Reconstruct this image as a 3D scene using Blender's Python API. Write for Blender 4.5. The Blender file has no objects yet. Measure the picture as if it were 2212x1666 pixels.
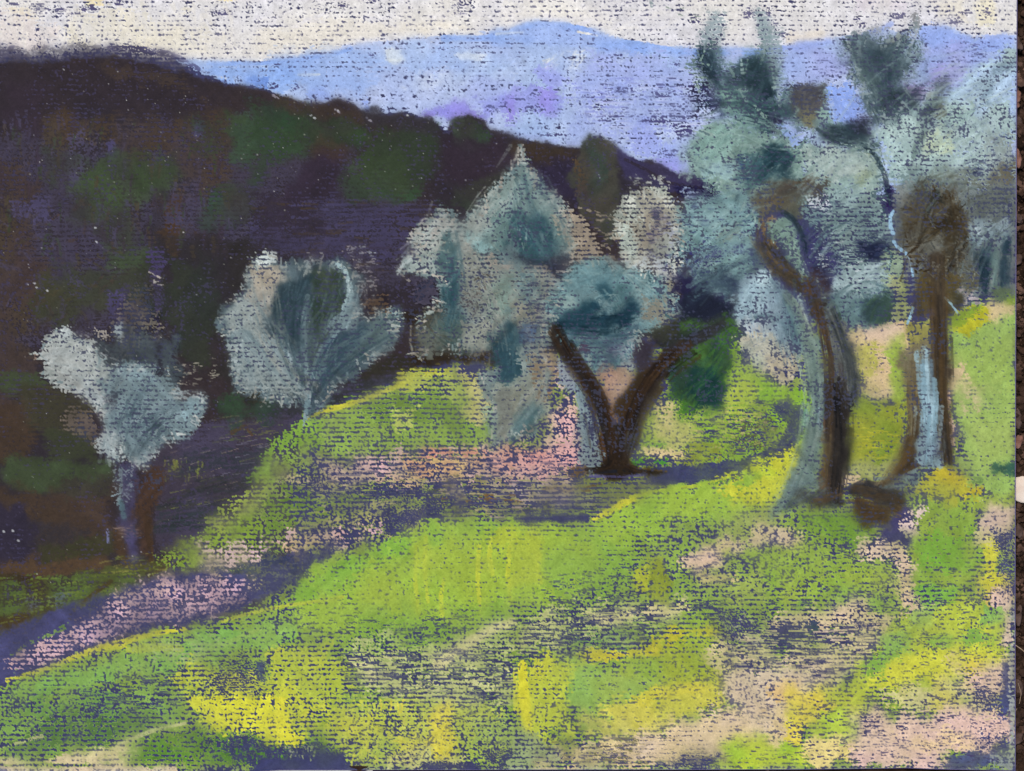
import bpy, math
import numpy as np

# ---------------------------------------------------------------- camera, sky, sun, exposure
sc = bpy.context.scene
K = 0.000147                                    # metres per unit of the drawing
def at(x, y, z=0.0): return ((x - 1106.0) * K, (833.0 - y) * K, z)

cam_d = bpy.data.cameras.new('camera'); cam = bpy.data.objects.new('camera', cam_d); sc.collection.objects.link(cam)
PZ = 0.0045                                     # height of the sheet's face above the soil
CAM_H = 0.46
cam.location = (0, 0, PZ + CAM_H); cam.rotation_euler = (0, 0, 0)
cam_d.sensor_width = 36; cam_d.lens = 36 * CAM_H / (2212 * K); cam_d.clip_start = 0.01; cam_d.clip_end = 100
sc.camera = cam

w = bpy.data.worlds.new('World'); sc.world = w; w.use_nodes = True
nt = w.node_tree; bg = nt.nodes['Background']
sky = nt.nodes.new('ShaderNodeTexSky'); sky.sky_type = 'NISHITA'; sky.sun_disc = False
EL, AZ = math.radians(62), math.radians(-40)    # sun high, from the upper left of the sheet
sky.sun_elevation = EL; sky.sun_rotation = AZ; sky.dust_density = 3.0; sky.ozone_density = 1.0
nt.links.new(sky.outputs[0], bg.inputs[0]); bg.inputs[1].default_value = 0.06
sd = bpy.data.lights.new('sun', 'SUN'); sd.energy = 1.4; sd.angle = math.radians(14); sd.color = (1.0, 0.945, 0.80)
so = bpy.data.objects.new('sun', sd); sc.collection.objects.link(so)
# sky rotation 0 looks along +Y; the lamp shines from the same direction
dx, dy, dz = math.sin(AZ) * math.cos(EL), math.cos(AZ) * math.cos(EL), math.sin(EL)
from mathutils import Vector, noise as mnoise
so.rotation_euler = Vector((dx, dy, dz)).to_track_quat('Z', 'Y').to_euler()
sc.view_settings.view_transform = 'Standard'; sc.view_settings.look = 'None'; sc.view_settings.gamma = 1
sc.view_settings.exposure = 0.61

# ---------------------------------------------------------------- pastel simulation
# Units "u": 1 u = 0.147 mm on the sheet.  x to the right, y downwards.
U0X, U0Y, U1X, U1Y = -34.0, -34.0, 2199.0, 1668.0
CELL = 1.77
NX = int((U1X - U0X) / CELL) + 1
NY = int((U1Y - U0Y) / CELL) + 1
rng = np.random.default_rng(7)

def gauss_noise(ny, nx, sy, sx, seed):
    r = np.random.default_rng(seed).standard_normal((ny, nx))
    fy = np.fft.fftfreq(ny)[:, None]; fx = np.fft.rfftfreq(nx)[None, :]
    h = np.exp(-2 * (math.pi ** 2) * ((fy * sy) ** 2 + (fx * sx) ** 2))
    a = np.fft.irfft2(np.fft.rfft2(r) * h, s=(ny, nx))
    return (a / a.std()).astype(np.float32)

def smooth01(t):
    t = np.clip(t, 0, 1); return t * t * (3 - 2 * t)

YY, XX = np.mgrid[0:NY, 0:NX].astype(np.float32)
XX = XX * CELL + U0X; YY = YY * CELL + U0Y

def make_grain():
    blob = gauss_noise(NY, NX, 0.95, 1.35, 11)
    lines = gauss_noise(NY, NX, 1.0, 7.0, 12)
    fine = gauss_noise(NY, NX, 0.6, 0.7, 13)
    vert = gauss_noise(NY, NX, 4.5, 0.95, 14)
    big = gauss_noise(NY, NX, 22, 30, 15)
    warp = gauss_noise(NY, NX, 25, 60, 16)
    lam = 10.1
    row = np.cos(2 * math.pi * (YY + 1.6 * warp) / lam)
    amp = np.clip(0.75 + 0.35 * big, 0.15, 1.4)
    chain = np.cos(2 * math.pi * (XX + 1.4 * warp.T.mean()) / 9.1 + 1.5 * big)
    g = 0.82 * amp * row + 0.52 * blob + 0.10 * lines + 0.58 * fine + 0.30 * vert + 0.14 * chain + 0.14 * big
    rank = np.empty(g.size, np.float32)
    rank[np.argsort(g, axis=None)] = np.linspace(0, 1, g.size, dtype=np.float32)
    return rank.reshape(g.shape)

GR = make_grain()
TN = gauss_noise(1024, 1024, 4, 4, 21)          # smooth tile for sampling
FINE = gauss_noise(NY, NX, 0.8, 0.8, 22)

def samp(u, v):
    u = np.mod(u, 1024); v = np.mod(v, 1024)
    i = np.floor(u).astype(np.int32); j = np.floor(v).astype(np.int32)
    fu = (u - i); fv = (v - j); i &= 1023; j &= 1023; i1 = (i + 1) & 1023; j1 = (j + 1) & 1023
    return (TN[j, i] * (1 - fu) * (1 - fv) + TN[j, i1] * fu * (1 - fv) + TN[j1, i] * (1 - fu) * fv + TN[j1, i1] * fu * fv)

def hx(c):
    return np.array([int(c[i:i + 2], 16) for i in (0, 2, 4)], np.float32) / 255

CV = np.empty((NY, NX, 3), np.float32)
LB = np.zeros((NY, NX), np.int16)
HT = np.zeros((NY, NX), np.float32)             # pigment thickness
PAPER = hx('3f4166')
CV[:] = PAPER
CS = CV.copy()                                  # the same colours without the tooth of the paper
AC = np.zeros((NY, NX), np.float32)             # how far the tooth is filled
LABELS = ['drawing_paper']
cur = 0
nop = 0

def L(name):
    global cur
    if name not in LABELS: LABELS.append(name)
    cur = LABELS.index(name)

def box(x0, y0, x1, y1):
    i0 = max(0, int((x0 - U0X) / CELL)); i1 = min(NX, int((x1 - U0X) / CELL) + 2)
    j0 = max(0, int((y0 - U0Y) / CELL)); j1 = min(NY, int((y1 - U0Y) / CELL) + 2)
    return j0, j1, i0, i1

def dep(b, m, col, load, sm, op, c2, cs, t, d, lab, nv=0.03):
    global nop
    nop += 1
    j0, j1, i0, i1 = b
    X = XX[j0:j1, i0:i1]; Y = YY[j0:j1, i0:i1]
    G = GR[j0:j1, i0:i1]
    if not sm > .5: load = 1 - (1 - load) * (0.84 if LABELS[cur] == 'meadow' else 0.72)
    ld = load * m
    o = nop * 37.7
    if t > 0:
        ca, sa = math.cos(math.radians(d)), math.sin(math.radians(d))
        a_ = X * ca + Y * sa; p_ = -X * sa + Y * ca
        st = samp(a_ * 0.10 + o, p_ * 1.1 + o * 2)
        ld = ld * np.clip(1 - t * (0.5 + 0.6 * st), 0, 1.15)
    a = smooth01((G - (1 - ld)) / 0.18 + 0.45)
    a = np.where(ld > 0.012, a, 0)
    if sm > 0: a = a * (1 - sm) + np.clip(ld * 1.1, 0, 1) * sm
    a = np.clip(a * op, 0, 1)[..., None]
    c = hx(col)
    if c2 is not None:
        k = np.clip(0.5 + 0.55 * samp(X * 4.0 / cs + o, Y * 4.0 / cs + 3 * o), 0, 1)[..., None]
        c = c * (1 - k) + hx(c2) * k
    v = 1 + nv * samp(X * 0.9 + o, Y * 0.9 - o)[..., None]
    CV[j0:j1, i0:i1] = CV[j0:j1, i0:i1] * (1 - a) + c * v * a
    q_ = np.clip(m * op * min(1, load * 1.1) * .96, 0, 1)[..., None]
    if LABELS[cur] in ('meadow', 'painted_sky', 'painted_mountain') and col[0] in '34' and int(col[4:], 16) > 0x55 and int(col[4:], 16) - int(col[:2], 16) > 20:
        AC[j0:j1, i0:i1] *= 1 - a[..., 0]       # bare paper shows again
    else:
        CS[j0:j1, i0:i1] = CS[j0:j1, i0:i1] * (1 - q_) + c * q_
        AC[j0:j1, i0:i1] += (1 - AC[j0:j1, i0:i1]) * a[..., 0]
    HT[j0:j1, i0:i1] = np.maximum(HT[j0:j1, i0:i1] * 0.98, a[..., 0])
    if lab:
        LB[j0:j1, i0:i1] = np.where(m * min(1, load * 1.6) * op > 0.42, cur, LB[j0:j1, i0:i1])

def sdf_poly(P_, X, Y):
    d2 = np.full(X.shape, 1e12, np.float32); ins = np.zeros(X.shape, bool)
    n = len(P_)
    for k in range(n):
        ax, ay = P_[k]; bx_, by = P_[(k + 1) % n]
        ex, ey = bx_ - ax, by - ay
        wx = X - ax; wy = Y - ay
        h = np.clip((wx * ex + wy * ey) / (ex * ex + ey * ey + 1e-9), 0, 1)
        dx = wx - ex * h; dy = wy - ey * h
        d2 = np.minimum(d2, dx * dx + dy * dy)
        c = ((ay <= Y) & (by > Y)) | ((by <= Y) & (ay > Y))
        with np.errstate(divide='ignore', invalid='ignore'):
            xi = ax + (Y - ay) / (by - ay + 1e-12) * ex
        ins ^= c & (X < xi)
    d = np.sqrt(d2)
    return np.where(ins, d, -d)                 # positive inside

def pts(s):
    return [tuple(float(q) for q in p.split(',')) for p in s.split()]

def P(col, s, load=.85, soft=7, sm=0, op=1, c2=None, cs=30, t=0.0, d=0, wob=None, lab=True):
    """a patch of pastel with the outline s"""
    Q = pts(s) if isinstance(s, str) else s
    if LABELS[cur] == 'meadow' and soft > 5: soft *= 1.45; wob = soft * .5 if wob is None else wob
    if LABELS[cur][:5] in ('olive', 'trunk') and soft > 4: soft *= 1.3
    xs = [q[0] for q in Q]; ys = [q[1] for q in Q]
    b = box(min(xs) - soft * 1.5, min(ys) - soft * 1.5, max(xs) + soft * 1.5, max(ys) + soft * 1.5)
    j0, j1, i0, i1 = b
    if j1 <= j0 or i1 <= i0: return
    X = XX[j0:j1, i0:i1]; Y = YY[j0:j1, i0:i1]
    if X.size > 40000:                          # coarse distance field, then stretched
        st = 3
        Xc = X[::st, ::st]; Yc = Y[::st, ::st]
        dc = sdf_poly(Q, Xc, Yc)
        jj = np.arange(X.shape[0]) / st; ii = np.arange(X.shape[1]) / st
        ja = np.minimum(jj.astype(int), dc.shape[0] - 1); jb = np.minimum(ja + 1, dc.shape[0] - 1); fj = (jj - ja)[:, None]
        ia = np.minimum(ii.astype(int), dc.shape[1] - 1); ib = np.minimum(ia + 1, dc.shape[1] - 1); fi = (ii - ia)[None]
        dd = (dc[ja][:, ia] * (1 - fj) * (1 - fi) + dc[jb][:, ia] * fj * (1 - fi) + dc[ja][:, ib] * (1 - fj) * fi + dc[jb][:, ib] * fj * fi)
    else:
        dd = sdf_poly(Q, X, Y)
    w = soft * 0.45 if wob is None else wob
    o = nop * 13.1
    dd = dd + w * samp(X * 0.35 + o, Y * 0.35 - o) + 0.5 * w * samp(X * 1.1 + o, Y * 1.1)
    m = smooth01(dd / (2 * soft) + 0.5)
    dep(b, m, col, load, sm, op, c2, cs, t, d, lab)

def B(col, x, y, rx, ry, rot=0, load=.8, sm=0, op=1, c2=None, cs=24, t=0.0, d=0, lab=False, hard=0.5):
    """a round soft dab"""
    r = max(rx, ry) * 1.15
    b = box(x - r, y - r, x + r, y + r); j0, j1, i0, i1 = b
    if j1 <= j0 or i1 <= i0: return
    X = XX[j0:j1, i0:i1]; Y = YY[j0:j1, i0:i1]
    ca, sa = math.cos(math.radians(rot)), math.sin(math.radians(rot))
    u = ((X - x) * ca + (Y - y) * sa) / rx; v = (-(X - x) * sa + (Y - y) * ca) / ry
    o = nop * 13.1
    q = np.sqrt(u * u + v * v) + 0.13 * samp(X * 0.4 + o, Y * 0.4 - o) * (1 if min(rx, ry) > 5 else 0)
    m = smooth01((1.0 - q) / hard)
    dep(b, m, col, load, sm, op, c2, cs, t, d, lab)

def S(col, s, w0, w1=None, load=.85, sm=0, op=1, c2=None, cs=24, t=0.0, d=0, lab=False, soft=0.45):
    """a stroke along the line s, w0 wide at its start and w1 at its end"""
    Q = pts(s) if isinstance(s, str) else s
    if w1 is None: w1 = w0
    W = max(w0, w1)
    xs = [q[0] for q in Q]; ys = [q[1] for q in Q]
    b = box(min(xs) - W, min(ys) - W, max(xs) + W, max(ys) + W); j0, j1, i0, i1 = b
    if j1 <= j0 or i1 <= i0: return
    X = XX[j0:j1, i0:i1]; Y = YY[j0:j1, i0:i1]
    seg = [math.hypot(Q[k + 1][0] - Q[k][0], Q[k + 1][1] - Q[k][1]) for k in range(len(Q) - 1)]
    T = sum(seg) + 1e-9; acc = 0
    best = np.full(X.shape, 9.0, np.float32)
    for k in range(len(Q) - 1):
        ax, ay = Q[k]; ex, ey = Q[k + 1][0] - ax, Q[k + 1][1] - ay
        wx = X - ax; wy = Y - ay
        h = np.clip((wx * ex + wy * ey) / (ex * ex + ey * ey + 1e-9), 0, 1)
        dist = np.hypot(wx - ex * h, wy - ey * h)
        wd = (w0 + (w1 - w0) * (acc + h * seg[k]) / T) * 0.5 + 0.3
        best = np.minimum(best, dist / wd); acc += seg[k]
    o = nop * 13.1
    if W > 8: best = best + 0.10 * samp(X * 0.5 + o, Y * 0.5 - o)
    m = smooth01((1 - best) / soft + 0.25)
    dep(b, m, col, load, sm, op, c2, cs, t, d, lab)

def inside(Q, x, y):
    c = False; n = len(Q)
    for k in range(n):
        ax, ay = Q[k]; bx_, by = Q[(k + 1) % n]
        if (ay > y) != (by > y) and x < ax + (y - ay) / (by - ay) * (bx_ - ax): c = not c
    return c

def H(cols, s, n, ln, w, ang=0, spread=20, load=.5, sm=.2, op=.8, bend=0.2):
    """many short hatching strokes inside the outline s"""
    Q = pts(s) if isinstance(s, str) else s
    cols = cols.split()
    xs = [q[0] for q in Q]; ys = [q[1] for q in Q]
    k = 0; tries = 0
    while k < n and tries < n * 30:
        tries += 1
        x = rng.uniform(min(xs), max(xs)); y = rng.uniform(min(ys), max(ys))
        if not inside(Q, x, y): continue
        k += 1
        a = math.radians(ang + rng.uniform(-spread, spread)); l = ln * rng.uniform(.6, 1.3) / 2
        dx, dy = math.cos(a) * l, math.sin(a) * l
        bx_, by = -dy * bend * rng.uniform(-1, 1), dx * bend * rng.uniform(-1, 1)
        ww = w * rng.uniform(.6, 1.3)
        S(cols[rng.integers(len(cols))], [(x - dx, y - dy), (x + bx_, y + by), (x + dx, y + dy)], ww, ww * .6,
          load * rng.uniform(.7, 1.2), sm, op * rng.uniform(.7, 1.1))

def blur(img, s):
    fy = np.fft.fftfreq(img.shape[0])[:, None]; fx = np.fft.rfftfreq(img.shape[1])[None, :]
    k = np.exp(-2 * math.pi ** 2 * s * s * (fy ** 2 + fx ** 2))
    if img.ndim == 2: return np.fft.irfft2(np.fft.rfft2(img) * k, s=img.shape).astype(np.float32)
    return np.stack([np.fft.irfft2(np.fft.rfft2(img[..., c]) * k, s=img.shape[:2]) for c in range(3)], -1).astype(np.float32)

def rub(names, amt, sig, pits=.1, pitcol='434468', pop=.7, streak=.05):
    """finger-blended areas: colours run into each other, the deepest tooth of the paper stays dark"""
    ids = [i for i, n in enumerate(LABELS) if n.split('.')[0] in names]
    m = blur(np.isin(LB, ids).astype(np.float32), 2.0)
    ac = AC ** .38
    b = blur(CS, sig); b = b * ac[..., None] + (PAPER * .85 + b * .15) * (1 - ac[..., None])
    b = b * .8 + blur(CV, .8) * .2
    v = np.clip(.75 + .5 * samp(XX * .25, YY * .25 + 77), 0.15, 1.25)
    a = np.clip(m * amt * v, 0, 1)[..., None]
    CV[:] = CV * (1 - a) + b * a
    d1 = samp((XX + YY) * .08, (YY - XX) * .75); d2 = samp((XX - YY) * .08 + 300, (YY + XX) * .75); w = np.clip(.5 + .8 * samp(XX * .12 + 50, YY * .12), 0, 1)
    CV[:] *= (1 + streak * m * (d1 * w + d2 * (1 - w)))[..., None]
    if pits > 0:
        th = pits * np.clip(1 + .9 * samp(XX * .2 + 500, YY * .2), 0, 2.4)
        p = (smooth01((th - GR) / .12 + .3) * m * pop)[..., None]
        CV[:] = CV * (1 - p) + hx(pitcol) * p

def T(cols, s, w, n, lw=5, load=.6, sm=.3, op=.7):
    """a sheaf of tapering strokes that follow the line s"""
    Q = np.array(pts(s)); cols = cols.split()
    d = np.r_[0, np.cumsum(np.hypot(*np.diff(Q, axis=0).T))]; d /= d[-1]
    tt = np.linspace(0, 1, 9); C = np.stack([np.interp(tt, d, Q[:, 0]), np.interp(tt, d, Q[:, 1])], -1)
    C[1:-1] = C[1:-1] * .5 + (C[:-2] + C[2:]) * .25
    g = np.gradient(C, axis=0); g /= np.hypot(g[:, 0], g[:, 1])[:, None] + 1e-9; nrm = np.stack([-g[:, 1], g[:, 0]], -1)
    for k in range(n):
        a = rng.integers(0, 6); b = min(a + rng.integers(3, 6), 9)
        o = rng.normal() * w * .27; o2 = o * rng.uniform(.6, 1.2)
        off = np.linspace(o, o2, 9)[a:b, None]
        R = C[a:b] + nrm[a:b] * off + rng.normal(size=(1, 2)) * 2
        th = rng.normal() * (.02 if LABELS[cur][:5] == 'trunk' else .22 if w > 36 else .07); mid = R.mean(0); q_ = R - mid
        R = mid + np.stack([q_[:, 0] * math.cos(th) - q_[:, 1] * math.sin(th), q_[:, 0] * math.sin(th) + q_[:, 1] * math.cos(th)], -1)
        l = lw * rng.uniform(.5, 1.5)
        S(cols[rng.integers(len(cols))], [tuple(q) for q in R], l, l * .4, load * rng.uniform(.6, 1.25), sm, op * .72 * rng.uniform(.5, 1.1))

def tone(name, col, amt, gain=1.0):
    """one more thin layer of a single stick over a whole area"""
    ids = [i for i, n in enumerate(LABELS) if n.split('.')[0] == name]
    m = (blur(np.isin(LB, ids).astype(np.float32), 2.0) * amt)[..., None]
    for A_ in ((CS,) if name in ('meadow', 'painted_sky', 'painted_mountain') else (CV, CS)): A_[:] = (A_ * (1 - m) + hx(col) * m) * (1 + (gain - 1) * m / amt)

def fringe(s, cols, n, ln=22, w=4, load=.36, reach=.25):
    """short dry strokes across the outline s, so that a crown breaks up into the ground behind it"""
    Q = np.array(pts(s)); c = Q.mean(0); R = np.vstack([Q, Q[:1]]); cols = cols.split()
    d = np.r_[0, np.cumsum(np.hypot(*np.diff(R, axis=0).T))]
    for k in range(n):
        t = rng.uniform(0, d[-1]); p = np.array([np.interp(t, d, R[:, 0]), np.interp(t, d, R[:, 1])]); u = p - c; u /= np.hypot(*u) + 1e-6
        th = rng.normal() * .5; u = np.array([u[0] * math.cos(th) - u[1] * math.sin(th), u[0] * math.sin(th) + u[1] * math.cos(th)]); l = ln * rng.uniform(.4, 1.4)
        a = p - u * l * (1 - reach) + rng.normal(size=2) * 3; b = p + u * l * reach + rng.normal(size=2) * 3
        S(cols[rng.integers(len(cols))], [tuple(a), tuple(b)], w * rng.uniform(.8, 2.2), w * .5, load * rng.uniform(.6, 1.4), .05, .85)

def punch(names, k):
    """stronger lights and darks"""
    ids = [i for i, n in enumerate(LABELS) if n.split('.')[0] in names]
    m = (blur(np.isin(LB, ids).astype(np.float32), 2.0))[..., None]
    for A_ in (CV, CS):
        A_[:] = np.clip(A_ + (A_ - .56) * (k - 1) * m, .04, .97)

# ================================================================ sky
L('painted_sky')
SKY = '-40,-40 2210,-40 2210,82 2150,78 2110,82 2050,62 2000,56 1940,62 1870,72 1790,84 1700,97 1640,106 1500,105 1420,100 1370,90 1320,80 1290,65 1250,55 1200,47 1160,46 1130,52 1080,68 1050,78 950,80 860,85 745,102 700,118 620,127 553,135 460,134 380,132 330,122 260,112 190,112 120,122 60,130 -40,132'
SKY = [(x, y + (9 if 40 < y < 110 and x > 380 else 0)) for x, y in pts(SKY)]
P('e6e4e2', SKY, .90, 8, c2='dedee6', cs=45, t=.06, d=90)
P('ece4cb', '150,45 260,30 350,40 420,60 470,90 400,118 300,108 230,95 160,90', .8, 25, sm=.1, op=.75, c2='e4dfcf', cs=20)
P('e8dcb8', '185,-5 225,-5 222,14 190,12', .8, 6); P('f0e2a8', '460,-5 520,-5 510,6 470,5', .8, 5); P('ead9a8', '20,18 60,14 80,40 40,36', .5, 10, op=.5)
P('e6d6cc', '-10,30 60,34 110,60 100,100 40,110 -10,90', .8, 20, op=.5)
P('eae4d8', '560,60 760,50 860,60 820,80 700,100 600,118 560,125', .9, 14, sm=.3, op=.7)
P('f0e8d8', '850,50 960,48 1000,62 900,74', .9, 10, sm=.4, op=.7); P('f2efe8', '1100,15 1300,20 1320,50 1250,45 1150,38 1080,55', .85, 14, sm=.25, op=.7)
P('eee6c4', '2090,10 2140,0 2150,50 2110,60', .8, 12, op=.75); P('eee6d0', '2010,0 2080,0 2080,40 2030,40', .8, 12, op=.6)
P('e8dbc8', '1700,75 1780,70 1780,85 1705,95', .9, 7, op=.7); P('dcd2e0', '1850,0 1990,0 1990,18 1850,20', .8, 10, op=.5)
for (x, y, w, h) in [(85, 14, 26, 16), (120, 22, 40, 14), (195, 20, 26, 10), (165, 30, 16, 8), (260, 8, 22, 12), (745, 12, 22, 10), (800, 3, 30, 8), (790, 38, 12, 6),
                     (1000, 8, 40, 14), (990, 28, 24, 8), (480, 28, 30, 10), (30, 8, 20, 8), (1660, 30, 14, 22), (1672, 62, 12, 26), (1690, 75, 20, 10), (2060, 45, 26, 14),
                     (2080, 30, 20, 8), (2110, 62, 24, 6), (1860, 55, 20, 8), (1170, 4, 26, 6), (1930, 35, 30, 10), (2130, 25, 16, 20), (1350, 6, 24, 6), (560, 48, 12, 14),
                     (1620, 30, 22, 16), (2170, 66, 16, 5), (1850, 45, 10, 14), (1500, 45, 24, 8), (700, 20, 26, 8)]:
    B('474470', x, y, w, h, 0, .42, op=.9, hard=.9)
H('e6e2dc dad9df efeae0', '0,20 500,20 500,90 0,90', 50, 40, 12, 80, 20, .7, .2, .5)
H('f2efec e4e2ec', '560,20 1450,20 1450,70 560,60', 70, 50, 12, 0, 30, .7, .2, .5)
# ================================================================ distant mountain
L('painted_mountain')
MT = '380,131 460,133 553,134 620,126 700,117 745,101 800,92 860,84 950,79 1050,78 1080,68 1106,62 1130,52 1160,47 1200,47 1250,56 1290,66 1320,82 1370,91 1420,100 1500,106 1600,104 1660,103 1700,98 1790,85 1860,74 1900,62 1950,70 1989,54 2030,55 2070,68 2110,80 2150,76 2200,74 2200,420 1550,420 1500,392 1460,384 1420,362 1370,345 1320,330 1200,318 1106,300 1060,286 1030,256 985,258 965,292 935,262 880,246 795,247 760,225 660,226 600,207 553,188 500,182 430,160'
P('abc1e9', MT, .95, 3.5, c2='b8c6ea', cs=50, t=.08)
P('8fb0ec', '420,150 553,140 640,150 660,165 600,200 553,186 480,172', .9, 10, sm=.15, op=.75)
P('8db0f0', '560,134 700,118 760,120 820,160 760,210 700,190 600,170', .85, 20, sm=.1, op=.5)
P('6f93e0', '540,165 580,175 570,190 530,178', .85, 6, op=.8)
S('8aacee', '450,137 553,138 640,130 720,119 760,106', 9, 9, .9, .3, .8)
S('8fb0f2', '960,84 1050,84 1090,74 1140,56 1200,54 1262,66 1290,80', 16, 14, .95, .4, .9)
S('8fb0f2', '1290,90 1360,98 1440,110 1520,114 1600,113 1656,113', 20, 16, .95, .35, .9)
P('93b2f4', '1106,70 1180,50 1260,62 1320,90 1400,104 1500,116 1480,132 1380,118 1270,105 1180,90 1106,92', .9, 8, sm=.35, op=.85, c2='a6bdf2', cs=20)
P('8fb0f2', '1040,70 1090,66 1106,72 1106,100 1060,100 1045,85', .9, 8, sm=.3, op=.7)
P('b5cbef', '700,120 820,100 900,100 1000,98 1060,110 1100,140 1080,170 960,160 850,150 780,160', .9, 16, sm=.2, op=.7, c2='a5c0f0', cs=30)
P('dfe6e8', '832,108 862,106 872,130 850,136 835,128', .95, 6, sm=.4, op=.8); P('e3e7dc', '838,128 870,127 858,138 838,136', .9, 4, sm=.5, op=.8)
S('dfe3da', '645,163 690,162', 5, 5, .9, .5, .8); S('eef0ea', '1072,75 1130,71', 6, 3, .9, .4, .9); S('f0eee6', '1248,70 1290,78', 6, 4, .9, .4, .9)
P('e3e9ec', '980,118 1010,115 1050,122 1040,134 990,130', .9, 7, sm=.4, op=.65)
B('eceff0', 870, 190, 12, 7, 0, .85, .3, .85); B('e8ecf0', 877, 194, 7, 5, 0, .9, .3, .9)
H('e6ecf0 dfe7ee eef0e6 cdd9f0', '1160,128 1250,105 1270,118 1250,150 1200,160 1165,145', 40, 14, 5, -20, 40, .7, .3, .8)
P('cdd8ec', '940,160 1100,150 1106,200 1060,225 900,235 850,215 870,180', .8, 22, op=.55, c2='b4c0ea', cs=24)
P('b4c2ec', '800,200 960,190 980,230 900,243 830,235', .75, 14, op=.6)
P('a9b4ea', '1000,190 1060,170 1110,190 1110,240 1020,235', .8, 18, op=.6)
P('8a80dc', '940,238 980,222 1004,224 1012,236 1040,244 1050,262 1010,262 980,266 945,255 905,250', .88, 8, sm=.2, op=.9, c2='9a8ae6', cs=16)
P('8a88e4', '1040,215 1100,200 1150,185 1200,190 1215,215 1200,240 1140,250 1080,262 1040,258', .85, 16, sm=.2, op=.75, c2='9c9cea', cs=20)
P('968ee2', '1095,205 1112,205 1110,262 1096,262', .85, 6, op=.8); P('9b8fe6', '1165,200 1205,195 1205,250 1175,255', .85, 10, sm=.2, op=.7)
P('989af0', '1150,148 1200,150 1220,175 1190,190 1160,180', .9, 12, sm=.3, op=.55)
P('8fa6ee', '780,222 800,215 802,242 790,242', .9, 6, op=.8); P('93a8f2', '660,200 710,195 720,215 680,220 650,212', .85, 9, op=.5)
P('a6b4f0', '1230,140 1360,130 1400,170 1360,210 1250,220 1220,190', .85, 22, sm=.15, op=.6)
P('a4b3e8', '1270,110 1500,125 1510,180 1420,210 1330,190 1290,150', .8, 22, op=.55, c2='a9b2ee', cs=26)
P('7f86cf', '1250,190 1300,180 1500,180 1500,300 1350,290 1250,285', .12, 20, op=.6)
P('9aa6ee', '1330,280 1400,260 1430,300 1470,350 1450,372 1410,345 1370,335', .85, 14, sm=.1, op=.7)
P('9a94e2', '1400,350 1470,345 1500,372 1470,382 1430,366', .7, 10, op=.6)
P('aab8ea', '1230,260 1330,262 1370,300 1340,320 1240,300', .7, 14, op=.6)
P('a7b4e6', '1060,282 1110,285 1200,300 1300,310 1330,322 1240,316 1110,300 1070,294', .72, 8, op=.7)
for (x, y, w, h) in [(870, 97, 16, 4), (955, 106, 14, 5), (985, 104, 18, 3), (1040, 103, 30, 4), (1305, 108, 14, 5), (1330, 120, 22, 4), (1500, 120, 16, 8), (1465, 140, 26, 10),
                     (1520, 150, 22, 12), (805, 120, 12, 5), (775, 150, 12, 4), (830, 155, 12, 3), (1060, 235, 22, 12), (1150, 235, 34, 12), (1500, 190, 34, 20), (1430, 205, 44, 12),
                     (1330, 250, 70, 8), (1420, 260, 60, 12), (1470, 250, 40, 30), (1350, 195, 40, 8), (1160, 205, 24, 6), (1085, 230, 18, 14), (600, 140, 12, 4), (640, 190, 20, 10),
                     (590, 185, 16, 8), (1480, 285, 34, 20), (1200, 292, 60, 6), (1300, 130, 16, 5), (1010, 105, 14, 3), (965, 135, 10, 3), (1440, 330, 30, 14)]:
    B('454272', x, y, w, h, 0, .46, op=.9, hard=.9)
H('474474', '1280,180 1540,150 1560,260 1340,280 1250,270', 60, 24, 4.5, 0, 3, .42, 0, .9, 0)
H('c6cdf0 aebdf0', '1250,170 1500,150 1500,290 1250,270', 60, 40, 4, 0, 3, .6, .2, .7, 0)
# right part of the range, behind the big tree
P('97abf0', '1660,106 1700,98 1795,86 1795,96 1740,108 1660,116', .95, 5, sm=.4, op=.9)
P('a6b6e8', '1670,118 1800,105 1830,150 1800,175 1720,180 1675,165', .88, 12, sm=.2, op=.8, c2='a9aee4', cs=20)
P('98aff2', '1989,56 2040,57 2080,72 2120,84 2190,80 2190,110 2090,112 2010,108 1985,80', .9, 7, sm=.25, op=.85, c2='9fb4ee', cs=18)
S('94aaf0', '1875,70 1910,62 1925,52', 10, 12, .9, .3, .9)
P('9fb0ea', '1980,100 2190,110 2190,140 2130,160 2080,185 2040,190 1980,170', .85, 12, sm=.2, op=.8, c2='a6a9e2', cs=20)
P('a79cdc', '2000,150 2095,150 2080,180 2030,185 2005,170', .85, 10, sm=.25, op=.8)
H('454474', '1760,130 1840,120 1840,180 1760,170', 14, 24, 5, 0, 4, .5); H('454474', '2040,85 2170,90 2150,160 2050,150', 26, 18, 4, 0, 4, .45)
# ================================================================ wooded hill
L('wooded_hill')
P('6d6c86', '-40,97 60,100 120,98 190,92 260,100 330,108 380,125 430,150 300,140 200,130 60,140 -40,142', .42, 12, op=.7)
P('8e8d98', '60,112 190,98 240,104 180,114 90,122', .6, 10, op=.7); P('514f72', '-40,100 30,104 60,125 -40,132', .75, 6, op=.8)
S('4a4870', '240,104 300,108 350,115 380,122 430,150', 16, 10, .6, 0, .9)
HILL = '-40,136 60,138 130,134 190,126 250,126 310,134 350,146 400,160 450,170 500,181 553,188 600,206 640,219 665,226 690,220 735,219 765,224 790,243 830,243 880,247 920,255 945,270 968,294 972,275 985,256 1020,248 1045,262 1060,280 1106,296 1170,306 1230,318 1280,322 1320,330 1360,342 1420,357 1460,377 1500,384 1530,380 1560,400 1600,480 1600,720 1480,700 1300,760 1000,770 930,790 850,815 760,850 660,890 600,930 553,1000 480,1090 420,1170 340,1250 200,1330 100,1370 -40,1400'
P('352c32', HILL, .97, 6, sm=.6, c2='2e2935', cs=50, lab=True)
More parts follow.
